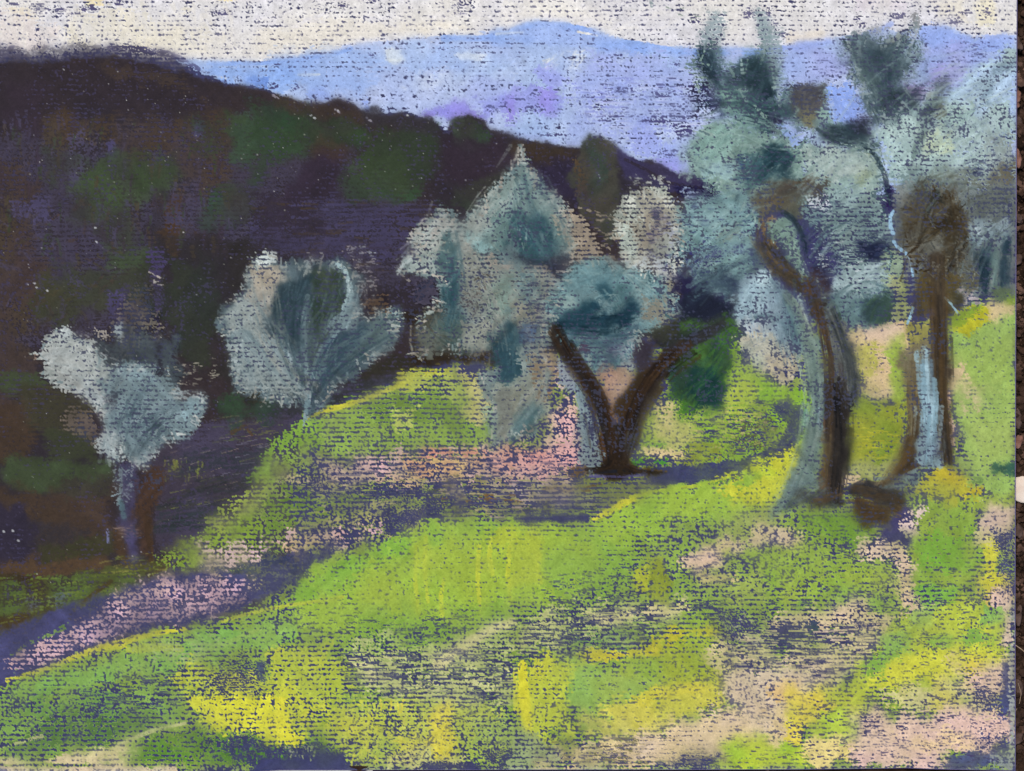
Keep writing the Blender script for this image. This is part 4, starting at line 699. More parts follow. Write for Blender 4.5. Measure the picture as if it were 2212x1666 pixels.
P('b39a8c', '1300,790 1350,800 1370,820 1345,900 1325,930 1300,870', .85, 8, sm=.4, c2='8f6f5c', lab=False)
P('46341f', '1290,860 1320,880 1335,940 1340,1000 1310,1010 1285,985 1300,930', .95, 7, sm=.7, c2='573d24', lab=True)
S('2f2b28', '1190,700 1205,740 1225,775 1255,800 1280,835 1300,880', 16, 38, .95, .6, .95, lab=True); S('26282c', '1235,775 1265,810 1290,860', 7, 9, .9, .6, .9)
P('45352a', '1360,850 1385,810 1425,775 1440,785 1410,830 1385,880 1365,940 1350,1000 1320,1010 1325,950', .95, 8, sm=.7, c2='3f3024', lab=True); P('2e2922', '1355,860 1385,850 1360,930 1345,1000 1310,1005 1325,940', .95, 8, sm=.8, lab=True)
S('40321f', '1345,885 1385,825 1430,785 1475,750', 46, 34, .9, .6, .95, lab=True); P('3c3644', '1370,740 1420,740 1410,790 1380,800 1365,770', .85, 9, sm=.5, lab=True); S('33323a', '1440,770 1500,735 1560,700', 30, 22, .85, .7, .9, lab=True)
S('6a6a60', '1385,860 1360,930 1355,970', 26, 12, .75, .7, .7); P('48525c', '1358,920 1385,900 1380,950 1350,975', .6, 9, sm=.6)
P('2f251a', '1268,1018 1300,1005 1330,985 1350,1010 1400,1014 1440,1020 1400,1030 1330,1032 1290,1028', .97, 5, sm=.7, lab=True); S('1f2330', '1275,1020 1330,1018', 8, 8, .9, .6, .9); S('1d1c1c', '1350,1015 1405,1020', 11, 7, .95, .6, .95); S('6a5028', '1355,1000 1380,1012 1440,1018', 4, 3, .6, .3, .7)
S('5a5890', '1275,1028 1340,1030 1390,1026', 6, 6, .6, .3, .8); S('91aeb8', '1250,830 1256,880 1262,930 1268,960', 12, 14, .75, .2, .9, c2='a4bcc0', lab=True); S('92b0ba', '1282,870 1290,890 1290,930', 7, 7, .6, 0, .8); P('7f949e', '1250,960 1290,955 1300,1000 1262,1018 1245,1000', .6, 8, c2='93a6ac')
P('5f4c38', '1225,1015 1262,1008 1262,1025 1230,1030', .5, 6, sm=.3)
# --- big olive, right of centre
L('olive_tree.e')
P('8e9ca2', '1525,20 1565,30 1560,100 1530,120 1515,80', .45, 9, sm=.3); P('9aa8ac', '1640,30 1680,60 1690,160 1660,190 1650,120', .5, 10, sm=.3)
P('6d7f84', '1508,105 1540,95 1560,135 1600,140 1650,90 1672,120 1680,200 1700,190 1760,190 1790,200 1800,260 1760,280 1720,270 1690,260 1680,290 1640,300 1600,270 1560,250 1540,200 1510,180 1490,150', .72, 12, sm=.25, c2='7f9492', cs=26)
P('37444e', '1512,110 1528,105 1545,135 1560,165 1545,185 1525,165', .9, 9, sm=.6); P('3a3752', '1500,185 1545,185 1555,240 1500,250 1490,220', .5, 9); P('b2bce4', '1570,105 1600,100 1620,120 1600,135 1570,125', .8, 7, lab=False)
P('3a444c', '1560,150 1600,140 1612,175 1590,200 1560,190', .65, 9, sm=.3); P('2f3b44', '1608,130 1640,125 1668,160 1670,200 1640,215 1600,190', .93, 12, sm=.75, c2='3a4a50'); P('8a9a9e', '1640,40 1655,60 1665,110 1650,130 1640,90', .5, 7, sm=.4)
P('5d7a78', '1545,180 1590,190 1640,215 1650,260 1610,270 1580,240', .9, 10, sm=.6, c2='7a968f'); P('8cab9f', '1545,195 1590,205 1600,240 1570,240', .85, 9, sm=.4)
P('34444e', '1620,215 1680,215 1690,262 1650,290 1615,275', .95, 12, sm=.75); P('3f4f56', '1660,225 1715,230 1720,250 1690,262', .9, 8, sm=.6); P('35304a', '1659,243 1690,262 1685,285 1665,285', .6, 6)
P('7f968f', '1480,330 1500,290 1530,270 1580,270 1640,290 1700,290 1740,300 1740,400 1700,440 1620,450 1560,440 1520,400 1490,380', .92, 11, sm=.35, c2='94aaa0', cs=26)
P('a4bab4', '1488,330 1510,285 1560,275 1590,300 1560,340 1540,370 1500,370', .88, 10, sm=.2, c2='90aea6', cs=14); P('9cb6b8', '1510,370 1560,345 1600,350 1580,380 1530,390', .7, 8)
P('3f555c', '1659,320 1700,318 1722,340 1715,390 1680,400 1640,390 1620,350 1650,330', .95, 13, sm=.75, c2='33474f'); P('546c70', '1600,330 1640,320 1660,380 1620,420 1590,390', .85, 13, sm=.7)
P('b0bae2', '1675,275 1705,262 1730,285 1740,305 1720,315 1690,300', .72, 7, lab=False, c2='9fb4ea'); P('5b585a', '1705,190 1780,180 1790,210 1780,250 1750,270 1715,260 1700,225', .85, 10, sm=.4, c2='4c4a52'); P('4a4852', '1710,185 1770,180 1775,205 1720,210', .8, 9, sm=.4)
P('7f7d68', '1725,240 1745,232 1758,250 1758,282 1735,275', .9, 7, sm=.6); P('93ada4', '1765,250 1795,225 1800,270 1775,275', .6, 8)
P('8fa8ee', '1790,185 1835,180 1872,215 1870,240 1850,262 1805,264 1795,225', .78, 7, sm=.1, lab=False, c2='93b0f4'); P('4a3f5c', '1840,262 1880,240 1890,260 1860,275', .6, 6)
P('7a8c8c', '1755,265 1800,270 1860,270 1900,290 1900,330 1870,320 1800,320 1765,300', .9, 9, sm=.4, c2='56666a'); P('3a3d48', '1830,268 1870,262 1892,290 1890,310 1850,300 1825,285', .93, 8, sm=.6); P('3c4a52', '1780,275 1840,275 1870,300 1820,305', .7, 9, sm=.6)
P('a0b2ac', '1730,310 1780,315 1860,320 1900,340 1905,400 1890,440 1740,440 1735,370', .86, 11, sm=.3, c2='8fa39f', cs=26); P('98a48c', '1855,340 1890,350 1900,385 1860,390 1845,365', .8, 9, sm=.4); P('b0bcb8', '1740,320 1840,325 1860,370 1760,380', .75, 12, sm=.3)
P('504a48', '1700,400 1730,390 1770,395 1775,430 1740,480 1700,470 1660,440 1659,410', .8, 10, sm=.4, c2='5c5548'); P('6a6253', '1620,420 1680,410 1740,430 1720,460 1640,470', .85, 10, sm=.6, c2='59605a')
P('7a9596', '1480,420 1560,420 1620,440 1640,480 1620,540 1600,580 1640,620 1590,640 1500,600 1480,560 1470,500', .90, 12, sm=.3, c2='869c9e', cs=26)
P('93adae', '1480,440 1560,430 1580,450 1540,490 1500,490', .85, 10, sm=.3, c2='7c989c'); P('34304e', '1440,405 1540,400 1560,420 1480,432', .6, 9); H('8f9ab4 a6b2c0', '1460,405 1560,405 1560,440 1450,440', 40, 9, 4, 0, 40, .45)
P('86a2a0', '1560,540 1620,540 1640,590 1600,620 1560,600', .85, 12, sm=.3); P('7f8c86', '1530,500 1600,480 1620,510 1560,530', .8, 12, sm=.4); P('43406a', '1465,540 1500,530 1600,530 1560,560 1500,600 1468,590', .5, 10, t=.2)
P('4f6068', '1480,590 1560,580 1600,600 1600,640 1500,640', .75, 14, sm=.5, c2='3e4658'); P('58666c', '1620,520 1660,540 1660,600 1620,610', .7, 10, sm=.5, c2='7c8c8c')
P('75654e', '1640,480 1665,470 1680,500 1690,540 1670,560 1650,540', .85, 9, sm=.5, c2='8a755c'); P('4f473c', '1640,530 1690,545 1735,600 1770,620 1740,640 1700,620 1660,590', .9, 10, sm=.7, c2='4c4a48')
P('7f948c', '1655,480 1680,466 1705,470 1718,500 1725,530 1735,570 1745,605 1730,600 1705,555 1680,520 1660,510', .93, 7, sm=.6, c2='6f8279'); S('33404a', '1688,460 1712,475 1728,495 1735,510', 7, 16, .85, .6, .9); S('8f9c98', '1700,530 1720,575 1733,598', 3, 2, .8, .6, .8)
P('768a8c', '1735,420 1800,415 1870,420 1920,440 1925,500 1930,540 1910,600 1850,600 1790,590 1760,560 1740,520', .74, 10, sm=.15, c2='8a9c9a', cs=30)
P('9cb0b0', '1790,418 1850,420 1860,450 1820,460', .8, 9, sm=.3); P('2f3348', '1850,520 1900,520 1930,535 1920,560 1880,568 1850,550', .9, 10, sm=.5); P('c0c4cc', '1735,430 1780,425 1790,450 1750,450', .4, 7); P('443f68', '1735,505 1800,500 1800,580 1760,590 1735,560', .6, 9)
P('3b2f58', '1905,410 1930,405 1935,450 1910,450', .8, 7, sm=.2); P('4a4860', '1770,420 1790,425 1785,445 1765,440', .7, 6)
P('8fa0a2', '1795,600 1830,575 1890,565 1925,590 1900,640 1850,660 1800,670 1790,640', .85, 9, sm=.2, c2='a0b2b4', cs=16); S('b2c2c6', '1870,580 1920,565', 8, 6, .7, .5, .8)
P('6a7f80', '1745,640 1800,640 1870,640 1930,630 1935,680 1900,702 1820,705 1780,700 1750,670', .82, 9, sm=.2, c2='586c70'); P('45555a', '1872,640 1915,630 1930,665 1920,695 1880,702 1862,690', .94, 9, sm=.75, c2='4c6048'); P('8d9c88', '1915,540 1950,550 1950,600 1920,610', .75, 9, sm=.2, c2='74847c')
P('8f9668', '1925,600 1955,590 1970,660 1965,695 1925,698 1935,640', .85, 8, sm=.4, c2='a3a680'); P('3c3a4c', '1770,570 1800,590 1795,625 1765,635 1745,600', .8, 9, sm=.4)
H('b4bcc0 9fb0b4', '1740,500 1800,500 1900,600 1790,640', 90, 12, 2.6, 0, 14, .55, 0, .8); H('3e4560 454a60', '1740,430 1930,440 1920,560 1740,600', 130, 18, 4.2, 0, 4, .5, 0, .88, 0)
H('5c7074 8aa09e a8bab6', '1480,290 1740,300 1740,440 1500,400', 160, 20, 3.6, 0, 70, .5, .4, .55); H('3c4268', '1480,320 1620,330 1620,420 1500,400', 44, 12, 4, 0, 4, .45); H('8aa2a6 a8bcbc 5d757c', '1480,430 1640,450 1620,600 1490,590', 110, 18, 3.6, -35, 30, .5, .4, .6)
H('3f4068', '1470,440 1640,440 1600,620 1470,600', 50, 18, 4.2, 0, 4, .5); H('5a6b70 8a9ca0', '1500,100 1690,120 1690,280 1500,240', 110, 14, 3, 80, 30, .45, .3, .7); H('3e4068', '1500,190 1620,200 1620,250 1500,270', 26, 14, 4.5, 0, 5, .5)
S('323c42', '1765,280 1790,300 1812,310', 8, 6, .85, .5, .9); S('36434c', '1860,312 1885,330 1902,355 1912,385 1918,415 1925,440', 8, 14, .92, .4, .95); S('2e2a4a', '1912,395 1925,425 1930,450', 12, 10, .7, .1, .9); H('3f4a52', '1850,290 1905,330 1925,420 1880,340', 16, 12, 5, 60, 20, .5)
# pale bush left of the trunk
P('8b9ca6', '1590,650 1610,620 1640,595 1660,590 1690,620 1720,650 1735,700 1735,760 1700,790 1640,770 1600,720', .9, 9, sm=.35, c2='7c8f9a', cs=22)
P('a8bcc4', '1592,655 1615,620 1645,598 1662,600 1660,640 1640,680 1600,690', .88, 8, sm=.2, c2='96acb6', cs=12); P('b2c6cc', '1640,590 1665,592 1670,620 1650,620', .8, 6, sm=.2); P('4e6470', '1690,640 1715,650 1732,690 1735,740 1715,750 1700,700', .93, 9, sm=.7); S('4f626c', '1625,690 1655,680 1690,700', 9, 7, .7, .6, .8)
P('8a9aa4', '1590,690 1650,690 1690,710 1700,760 1640,740 1600,725', .78, 9, c2='aab0b4'); P('b8b4a4', '1590,725 1660,720 1700,750 1700,790 1650,800 1600,780', .85, 10, sm=.25, c2='b4b8a8'); P('8c8f86', '1655,760 1710,755 1725,790 1715,830 1680,830 1655,800', .75, 8, c2='b8ae98'); P('434468', '1590,755 1620,758 1620,785 1600,780', .5, 6)
H('9cb0bc 70848f b8c8cc', '1600,620 1730,640 1730,760 1620,740', 70, 30, 3, 78, 14, .55, .5, .6); H('5a5c78', '1660,765 1720,765 1720,825 1670,825', 20, 12, 4, 0, 20, .45)
L('trunk.e')
P('8ea79c', '1700,640 1722,650 1745,690 1765,740 1775,790 1782,850 1784,930 1765,1000 1745,1050 1700,1100 1668,1115 1690,1060 1725,1010 1745,940 1755,870 1745,800 1735,740 1722,690', .92, 9, sm=.6, c2='7d9a90', cs=20)
P('93b6c0', '1760,850 1785,850 1785,900 1775,930 1762,900', .8, 7, sm=.5); S('97a896', '1710,640 1735,680 1752,720', 7, 8, .7, .5, .8)
P('7b9690', '1735,920 1765,960 1765,1040 1740,1060 1700,1095 1670,1105 1700,1050 1725,1010', .88, 11, sm=.6, c2='8aa0a6'); P('8fb0c0', '1715,1045 1740,1040 1730,1065 1700,1080', .7, 8, sm=.4)
P('5f6664', '1770,670 1800,660 1825,700 1840,760 1850,830 1855,870 1830,890 1800,860 1795,780 1780,720', .93, 8, sm=.5, c2='777c78', cs=16); P('3f343e', '1750,590 1770,590 1795,630 1790,650 1768,650 1750,625', .9, 9, sm=.5, lab=True)
P('5d4a38', '1738,600 1752,610 1775,650 1765,660 1745,635', .85, 7, sm=.6); P('3c3634', '1745,640 1780,650 1780,690 1750,680', .8, 8, sm=.4)
S('5c4830', '1756,670 1772,695 1785,730 1795,770 1797,820 1790,850', 10, 14, .93, .5, .97, lab=True); S('2f3c42', '1798,670 1812,700 1822,735 1838,775 1844,815', 9, 10, .93, .6, .95, lab=True); S('3a4640', '1802,665 1815,690', 14, 10, .6, .4, .8)
P('2b2a2a', '1782,850 1800,830 1828,820 1830,880 1822,930 1830,1000 1832,1025 1815,1000 1806,980 1790,960 1784,900', .97, 7, sm=.7, c2='37322e', lab=True); S('4a4444', '1815,790 1825,830 1830,870', 16, 14, .8, .6, .85); P('2a2d34', '1850,790 1860,850 1835,885 1828,850', .5, 7)
P('6a5340', '1785,900 1800,940 1800,990 1815,1000 1818,1070 1790,1085 1765,1080 1770,1030 1780,980', .93, 8, sm=.65, c2='7a6238', lab=True); P('2e2a26', '1805,930 1822,930 1828,1000 1808,1040 1800,1080 1818,1085 1770,1095 1775,1075 1795,1060 1800,1000', .95, 7, sm=.7, lab=True)
P('4f5048', '1720,1060 1780,1050 1810,1070 1800,1090 1740,1100 1700,1095', .75, 10, sm=.5, c2='58706c'); S('30383e', '1833,985 1830,1020', 7, 5, .8, .5, .8)
P('cdb894', '1820,1025 1860,1020 1855,1040 1830,1052 1815,1045', .85, 7, sm=.2, c2='d4bfae', lab=False); S('49464a', '1835,1055 1860,1042 1900,1048', 12, 12, .85, .6, .9)
H('b0c4c0 7c948c 6c8480', '1710,660 1780,800 1780,940 1740,960', 60, 34, 3, 88, 10, .5, .5, .6); H('5c6a6c 8a9090 3a4044', '1780,690 1850,800 1850,870 1800,860', 60, 26, 3.5, 78, 12, .5, .4, .7)
# --- upper right olive
L('olive_tree.f')
P('a4b8b6', '1900,290 1920,260 1960,240 2060,200 2120,140 2196,110 2196,420 2080,420 1960,400 1920,380', .84, 13, sm=.25, c2='b2c4c6', cs=34)
P('b0c4da', '2050,190 2120,150 2196,140 2196,230 2100,250 2060,225', .84, 14, sm=.25, c2='abc0d8'); P('a0b8b2', '2030,230 2110,225 2110,260 2040,270', .7, 10); P('b8c2a8', '1980,280 2060,275 2060,330 2000,335', .7, 14, sm=.3)
P('b4c8c4', '1905,265 1960,240 1985,255 1960,290 1920,300', .9, 9, sm=.4); P('8498a8', '2120,185 2150,150 2196,125 2196,150 2160,170 2130,215', .7, 9, sm=.4, c2='94a8b4'); P('93a6b4', '2110,180 2145,165 2140,200 2120,215', .5, 9, sm=.3)
P('7a8078', '2000,370 2060,355 2120,370 2196,350 2196,440 2000,440', .6, 14, sm=.3, c2='6d6d60'); P('6d8286', '1925,380 1980,365 2060,380 2060,420 1940,420', .8, 12, sm=.3, c2='8a9a98'); P('9aa4a2', '2130,300 2190,290 2190,350 2140,350', .6, 12)
P('6f6a5c', '2150,365 2196,345 2196,420 2130,415', .6, 10, c2='575449'); H('454868', '2080,240 2190,240 2190,390 2060,380', 60, 9, 4, 0, 90, .5); H('3f4460', '2090,340 2120,350 2120,380 2085,380', 16, 16, 5, 0, 6, .6); H('454868', '2010,230 2110,235 2110,290 2000,290', 40, 10, 4, 0, 6, .45)
P('9a9a98', '1880,70 1900,55 1925,62 1900,80', .45, 7, sm=.3); P('8b8c8e', '1955,60 1965,35 1980,20 1990,45 1980,70 1960,80', .45, 8, sm=.3)
P('6a7980', '1818,90 1850,75 1900,85 1940,75 1975,60 1985,80 1975,110 1990,130 1970,160 1950,170 1960,200 1990,200 1980,240 1930,260 1900,280 1870,240 1860,210 1850,180 1835,160 1830,130', .88, 12, sm=.45, c2='56656c', cs=24)
P('8f9692', '1880,88 1920,80 1960,62 1970,78 1920,100 1895,100', .8, 8, sm=.4); P('3e4c55', '1865,105 1910,110 1940,90 1950,120 1945,150 1950,165 1920,190 1890,170 1870,140', .95, 12, sm=.75, c2='48565c'); P('8fa0a8', '1950,100 1980,85 1990,120 1970,140 1955,130', .6, 10, sm=.4)
P('6f8078', '1840,140 1880,160 1900,190 1870,195 1850,180', .8, 9, sm=.5); P('3c4448', '1900,215 1950,195 1980,200 1975,225 1930,235 1910,258 1900,240', .94, 9, sm=.65); P('3a3d48', '2005,215 2025,195 2040,205 2038,235 2010,240 2000,235', .85, 8, sm=.5); P('50545c', '2015,180 2040,172 2045,195 2030,205 2015,200', .65, 8, sm=.4)
P('3f484c', '1985,240 2005,225 2015,250 2005,265 1985,262', .75, 7, sm=.4); S('6b7c78', '2000,262 1985,300 1972,340', 16, 13, .65, .5, .85); P('8e7aa8', '1960,190 2000,175 2015,200 1990,215', .4, 8, sm=.3); P('6a6c60', '2010,215 2040,215 2035,250 2010,255', .55, 9, sm=.3); P('2e3450', '2013,252 2025,255 2020,270 2010,268', .8, 5)
H('3f4a50 56666c', '1900,80 2000,50 2010,240 1860,250', 130, 14, 3, 110, 30, .45, .3, .7); H('4a4a5c 5a6068', '1820,80 1900,90 1890,260 1850,240', 80, 9, 3.4, 60, 60, .45); H('c0d0d0 8fa5a4 a8bcc0', '1900,280 2190,200 2190,380 1920,380', 120, 16, 3.4, 0, 80, .45, .2, .6)
H('a8bab8 8a9c98', '1870,180 1900,190 1910,260 1890,280', 20, 12, 3.5, 0, 60, .45)
# --- right olive: dark crown low down and thick trunk
L('olive_tree.g')
P('6e7474', '1930,420 1970,395 2040,385 2120,400 2196,400 2196,630 2150,640 2100,640 2050,660 2000,640 1960,600 1945,540 1930,480', .88, 12, sm=.4, c2='7c8484', cs=30)
P('5a5346', '1960,430 1990,410 2060,405 2080,440 2085,500 2070,560 2040,580 1990,560 1960,520 1950,470', .92, 13, sm=.6, c2='665f50'); P('423a2e', '2000,470 2060,455 2085,480 2075,520 2020,515', .93, 11, sm=.8); P('3e3d38', '1985,400 2030,395 2040,440 2010,450 1990,430', .75, 9, sm=.5)
P('6f6e66', '1970,515 2030,510 2050,560 2010,590 1970,560', .9, 11, sm=.6); P('4a3f30', '2050,490 2090,500 2090,560 2060,600 2040,560', .7, 10, sm=.6, c2='5c543e'); P('544c36', '1990,590 2030,560 2070,600 2075,640 2060,680 2020,680 1975,680 1980,630', .88, 9, sm=.6, c2='665a40')
P('4c434c', '1995,560 2020,555 2020,590 2000,600', .6, 7, sm=.3); P('6b716f', '2080,420 2190,410 2190,500 2100,500', .78, 12, c2='5a5c58'); P('8e9aa0', '2085,480 2120,475 2170,480 2180,520 2130,540 2090,560', .8, 10, sm=.4, c2='76868c'); P('aab8be', '2105,492 2118,490 2128,502 2122,516 2110,508', .92, 4, sm=.3)
P('2f3f4a', '2120,550 2138,530 2140,600 2132,640 2118,620', .92, 8, sm=.7); P('34444f', '2165,520 2185,510 2180,600 2165,640 2158,600', .9, 8, sm=.7); P('6a7c7a', '2140,540 2160,530 2158,610 2145,630', .85, 7, sm=.5); P('5e5c50', '2070,590 2110,570 2115,620 2080,640', .7, 10, sm=.4); P('64705a', '2150,630 2190,615 2190,635 2155,650', .8, 7, sm=.4)
P('a8a0a4', '2072,625 2100,630 2110,650 2085,655', .45, 7); P('4c4838', '2060,630 2078,640 2075,665 2062,660', .7, 6, sm=.4); P('6c6b66', '1930,400 1960,395 1965,440 1940,450', .7, 9, c2='8a9090')
H('8a8f88 5e6464 3f4244', '1960,400 2190,400 2190,620 1980,620', 180, 16, 3.4, 60, 60, .45, .3, .65); H('6a5a38', '1950,460 1985,460 1980,490 1955,490', 14, 12, 4, 0, 30, .5)
L('trunk.g')
P('8a826a', '1945,780 1965,740 1990,725 2010,760 2005,850 1995,950 1985,1010 1950,1045 1900,1062 1870,1050 1920,1030 1950,990 1958,920 1955,850', .85, 9, sm=.5, c2='7d6d48'); P('57462e', '1962,890 1985,880 1990,950 1980,1000 1950,1035 1905,1060 1890,1050 1930,1025 1955,985 1962,930', .93, 7, sm=.7, c2='4a3e2e')
P('a8a250', '1962,700 2010,690 2012,740 1970,745 1955,720', .82, 8, sm=.4, c2='b0ac60', lab=True); P('8f8868', '1970,740 2010,735 2010,780 1975,780', .8, 8, sm=.5)
P('8ba9b6', '1992,750 2010,748 2012,830 2035,880 2040,940 2030,1000 1995,1010 1975,1000 1985,930 1988,850', .95, 6, sm=.55, c2='9ab8c4', cs=16, lab=True); P('95b8c8', '1985,850 2015,840 2025,900 2000,940 1985,930', .85, 8, sm=.4); P('5f6478', '2015,910 2040,920 2045,990 2010,1000 2005,960', .5, 8)
P('534838', '2012,690 2042,680 2046,740 2048,800 2040,860 2052,920 2055,1000 2040,1003 2030,940 2030,900 2018,860 2008,800 2010,740', .95, 6, sm=.6, c2='5f4c2e', lab=True); S('2e2c2a', '2038,640 2042,700 2040,780 2036,850', 10, 9, .85, .6, .9, lab=True); S('2f2f33', '2026,860 2040,910 2048,960 2052,1000', 14, 12, .88, .5, .9, lab=True)
S('574d40', '2020,560 2028,620 2030,690', 34, 28, .92, .65, .95, c2='4a4238', lab=True); S('9fb4bd', '2025,585 2024,620', 9, 6, .85, .3, .95); S('74522c', '2018,590 2015,640', 4, 3, .7, .3, .8); S('6a5436', '2032,780 2026,850', 10, 8, .8, .5, .85)
P('7b9298', '1960,1040 1985,1010 2010,1000 2025,990 2000,1020 1980,1045 1940,1055 1900,1060 1920,1045', .85, 9, sm=.5, c2='8aa0a4')
P('38383a', '1832,1055 1870,1040 1930,1050 1965,1055 1955,1085 1920,1100 1870,1080 1835,1065', .93, 9, sm=.7, c2='3f4444', lab=True); P('55432a', '1848,1070 1900,1080 1950,1085 1950,1105 1915,1130 1870,1140 1840,1120 1850,1090', .9, 10, sm=.65, c2='4a3a2a', lab=True); S('728488', '1890,1035 1950,1030 1980,1015', 8, 8, .6, .4, .8)
H('a4c0cc 6f8a98', '1985,780 2030,880 2030,980 1985,980', 40, 24, 3, 88, 8, .5, .4, .6); H('6a5c40 3a342a 7c6c4c', '2010,570 2045,640 2050,860 2015,850', 60, 26, 3.4, 86, 10, .5, .4, .7); H('4c402c 6a5a3a 3a3a38', '1850,1050 1950,1060 1940,1120 1860,1130', 60, 24, 3.4, 10, 20, .5, .4, .7)
# thin sky-blue branch
L('blue_branch')
S('9cc0da', '1929,457 1922,470 1923,490 1929,505', 7, 10, .9, .3, .97, lab=True); S('94b6d0', '1930,522 1940,536 1955,546 1966,560 1970,585 1972,595', 7, 6, .9, .3, .97, lab=True); S('a0c8dc', '1972,665 1967,680 1960,699', 6, 5, .8, .2, .95, lab=True); S('9cc0d0', '2040,642 2055,658 2068,676', 5, 4, .75, .2, .95, lab=True)
# ================================================================ the sweep of the strokes in crowns and trunks
L('olive_tree.a')
T('aeb4b2 9aa2a4 c4c8c6 8a8e8e', '95,770 140,745 200,770 240,800', 56, 40, 6); T('aab2b2 8f9a9e b8bab6', '110,800 170,805 220,860 238,910', 46, 34, 5)
T('8d9da2 6a7a82 98a6aa', '285,940 330,880 390,860 436,872', 50, 30, 6); T('7c8c92 5f6f78 4c5a62', '262,1000 268,920 300,850 340,800', 60, 34, 6); T('b4bcbb 9aa6a8', '250,1003 238,960 222,920', 30, 18, 5)
T('6f6a68 55585e 3c4048', '240,840 280,760 300,700 320,650', 90, 30, 5, .4); T('4c5a62 3c464e', '290,990 310,950 350,910 380,890', 30, 16, 6)
L('olive_tree.b')
for s_, c_, w_, n_ in (('662,860 600,800 545,740 490,690', '8f9a9c a4aca8 76868a', 60, 34), ('662,850 590,760 545,680 545,600', '8a9496 a8a69c 76868a', 56, 34), ('664,840 610,740 600,640 600,580', '6f7d80 8c908a 4a5a60', 50, 30),
                       ('664,830 630,720 640,640 680,585', '2f3c44 3f4d54 4f6068', 44, 34), ('668,830 680,740 710,660 720,590', '4a5248 3f4a48 5d6a68', 44, 30), ('670,830 700,740 748,690 770,620', '7c8c90 93a5a8 5d6c72', 30, 22),
                       ('675,850 720,780 780,740 865,680', '46565e 5d6c70 6f7f80', 56, 36), ('680,860 740,800 800,760 850,730', '33424c 46565e', 30, 16), ('655,870 600,850 550,860', '8a9494 a0a6a4 50585a', 34, 16), ('664,830 655,760 660,700', '86969a 9aacb0', 12, 8)):
    T(c_, s_, w_, n_, 6, .7, .45, .7)
L('olive_tree.c')
for s_, c_, w_, n_ in (('1128,325 1100,400 1040,460 1010,520', '9aa4a2 8a9694 b0b4ae', 50, 34), ('1130,340 1165,420 1215,480 1240,560', '7a8a8a 98a4a0 5d7076', 40, 30), ('1128,380 1140,460 1170,520 1210,570', '3f5660 4f666c 6f8488', 60, 40),
                       ('960,455 915,510 885,570 862,590', 'a6aeac 8a9694 c0c4c0', 46, 30), ('972,500 972,600 965,680 950,750', '46606a 5b7276 39505a', 40, 34), ('1010,560 1050,620 1080,700 1080,760', '8c908a 757c7a a0a29a', 70, 44),
                       ('1190,590 1170,640 1150,720 1160,780', '7f8a88 5f6c70 949890', 50, 30), ('1120,690 1110,750 1100,820', '3f5660 50686e', 40, 30), ('1175,800 1150,860 1110,920 1070,955', '8e9892 757f7e a2a49c', 60, 36),
                       ('920,680 940,720 1000,750', '6b6f68 57544a 80867e', 50, 22), ('1160,870 1130,915 1105,945', '4c6468 5d767a', 30, 18)):
    T(c_, s_, w_, n_, 6, .65, .45, .65)
L('olive_tree.d')
for s_, c_, w_, n_ in (('1190,660 1240,600 1320,590 1400,610', '6d8a90 86a0a2 58737a', 56, 40), ('1300,570 1370,600 1440,640 1460,680', '7f9698 9aa8a4 68848a', 40, 28), ('1190,700 1260,705 1330,700 1390,665', '22343e 2f4650 3f5660', 46, 40),
                       ('1230,740 1290,755 1360,730 1400,700', '4e6470 5c7078 7c8c8c', 40, 24), ('1250,790 1310,780 1370,760', '5a6a74 8a949a 46505e', 40, 20), ('1420,780 1480,730 1540,700 1592,670', '2c2c34 3a3a3a 33343f', 56, 44),
                       ('1470,880 1510,830 1550,780 1590,720', '35504a 2b4648 4a6a48 56803c', 60, 40), ('1490,860 1530,830 1555,800', '24403f 2b4648', 50, 24), ('1440,760 1480,780 1520,790', '3f4f3c 55703c', 40, 18)):
    T(c_, s_, w_, n_, 6, .7, .5, .7)
L('trunk.d')
T('2a2522 3c2f22 4e3a24', '1195,706 1225,775 1275,830 1310,910 1325,1000', 30, 34, 6, .8, .5, .75); T('2a2522 40301f 54402a', '1480,740 1410,795 1365,880 1335,1000', 36, 38, 6, .8, .5, .75); T('6a6a60 4f5250', '1410,840 1375,920 1360,980', 26, 14, 5)
T('93aab2 7f949e', '1250,830 1262,930 1270,1000', 20, 14, 5)
L('olive_tree.e')
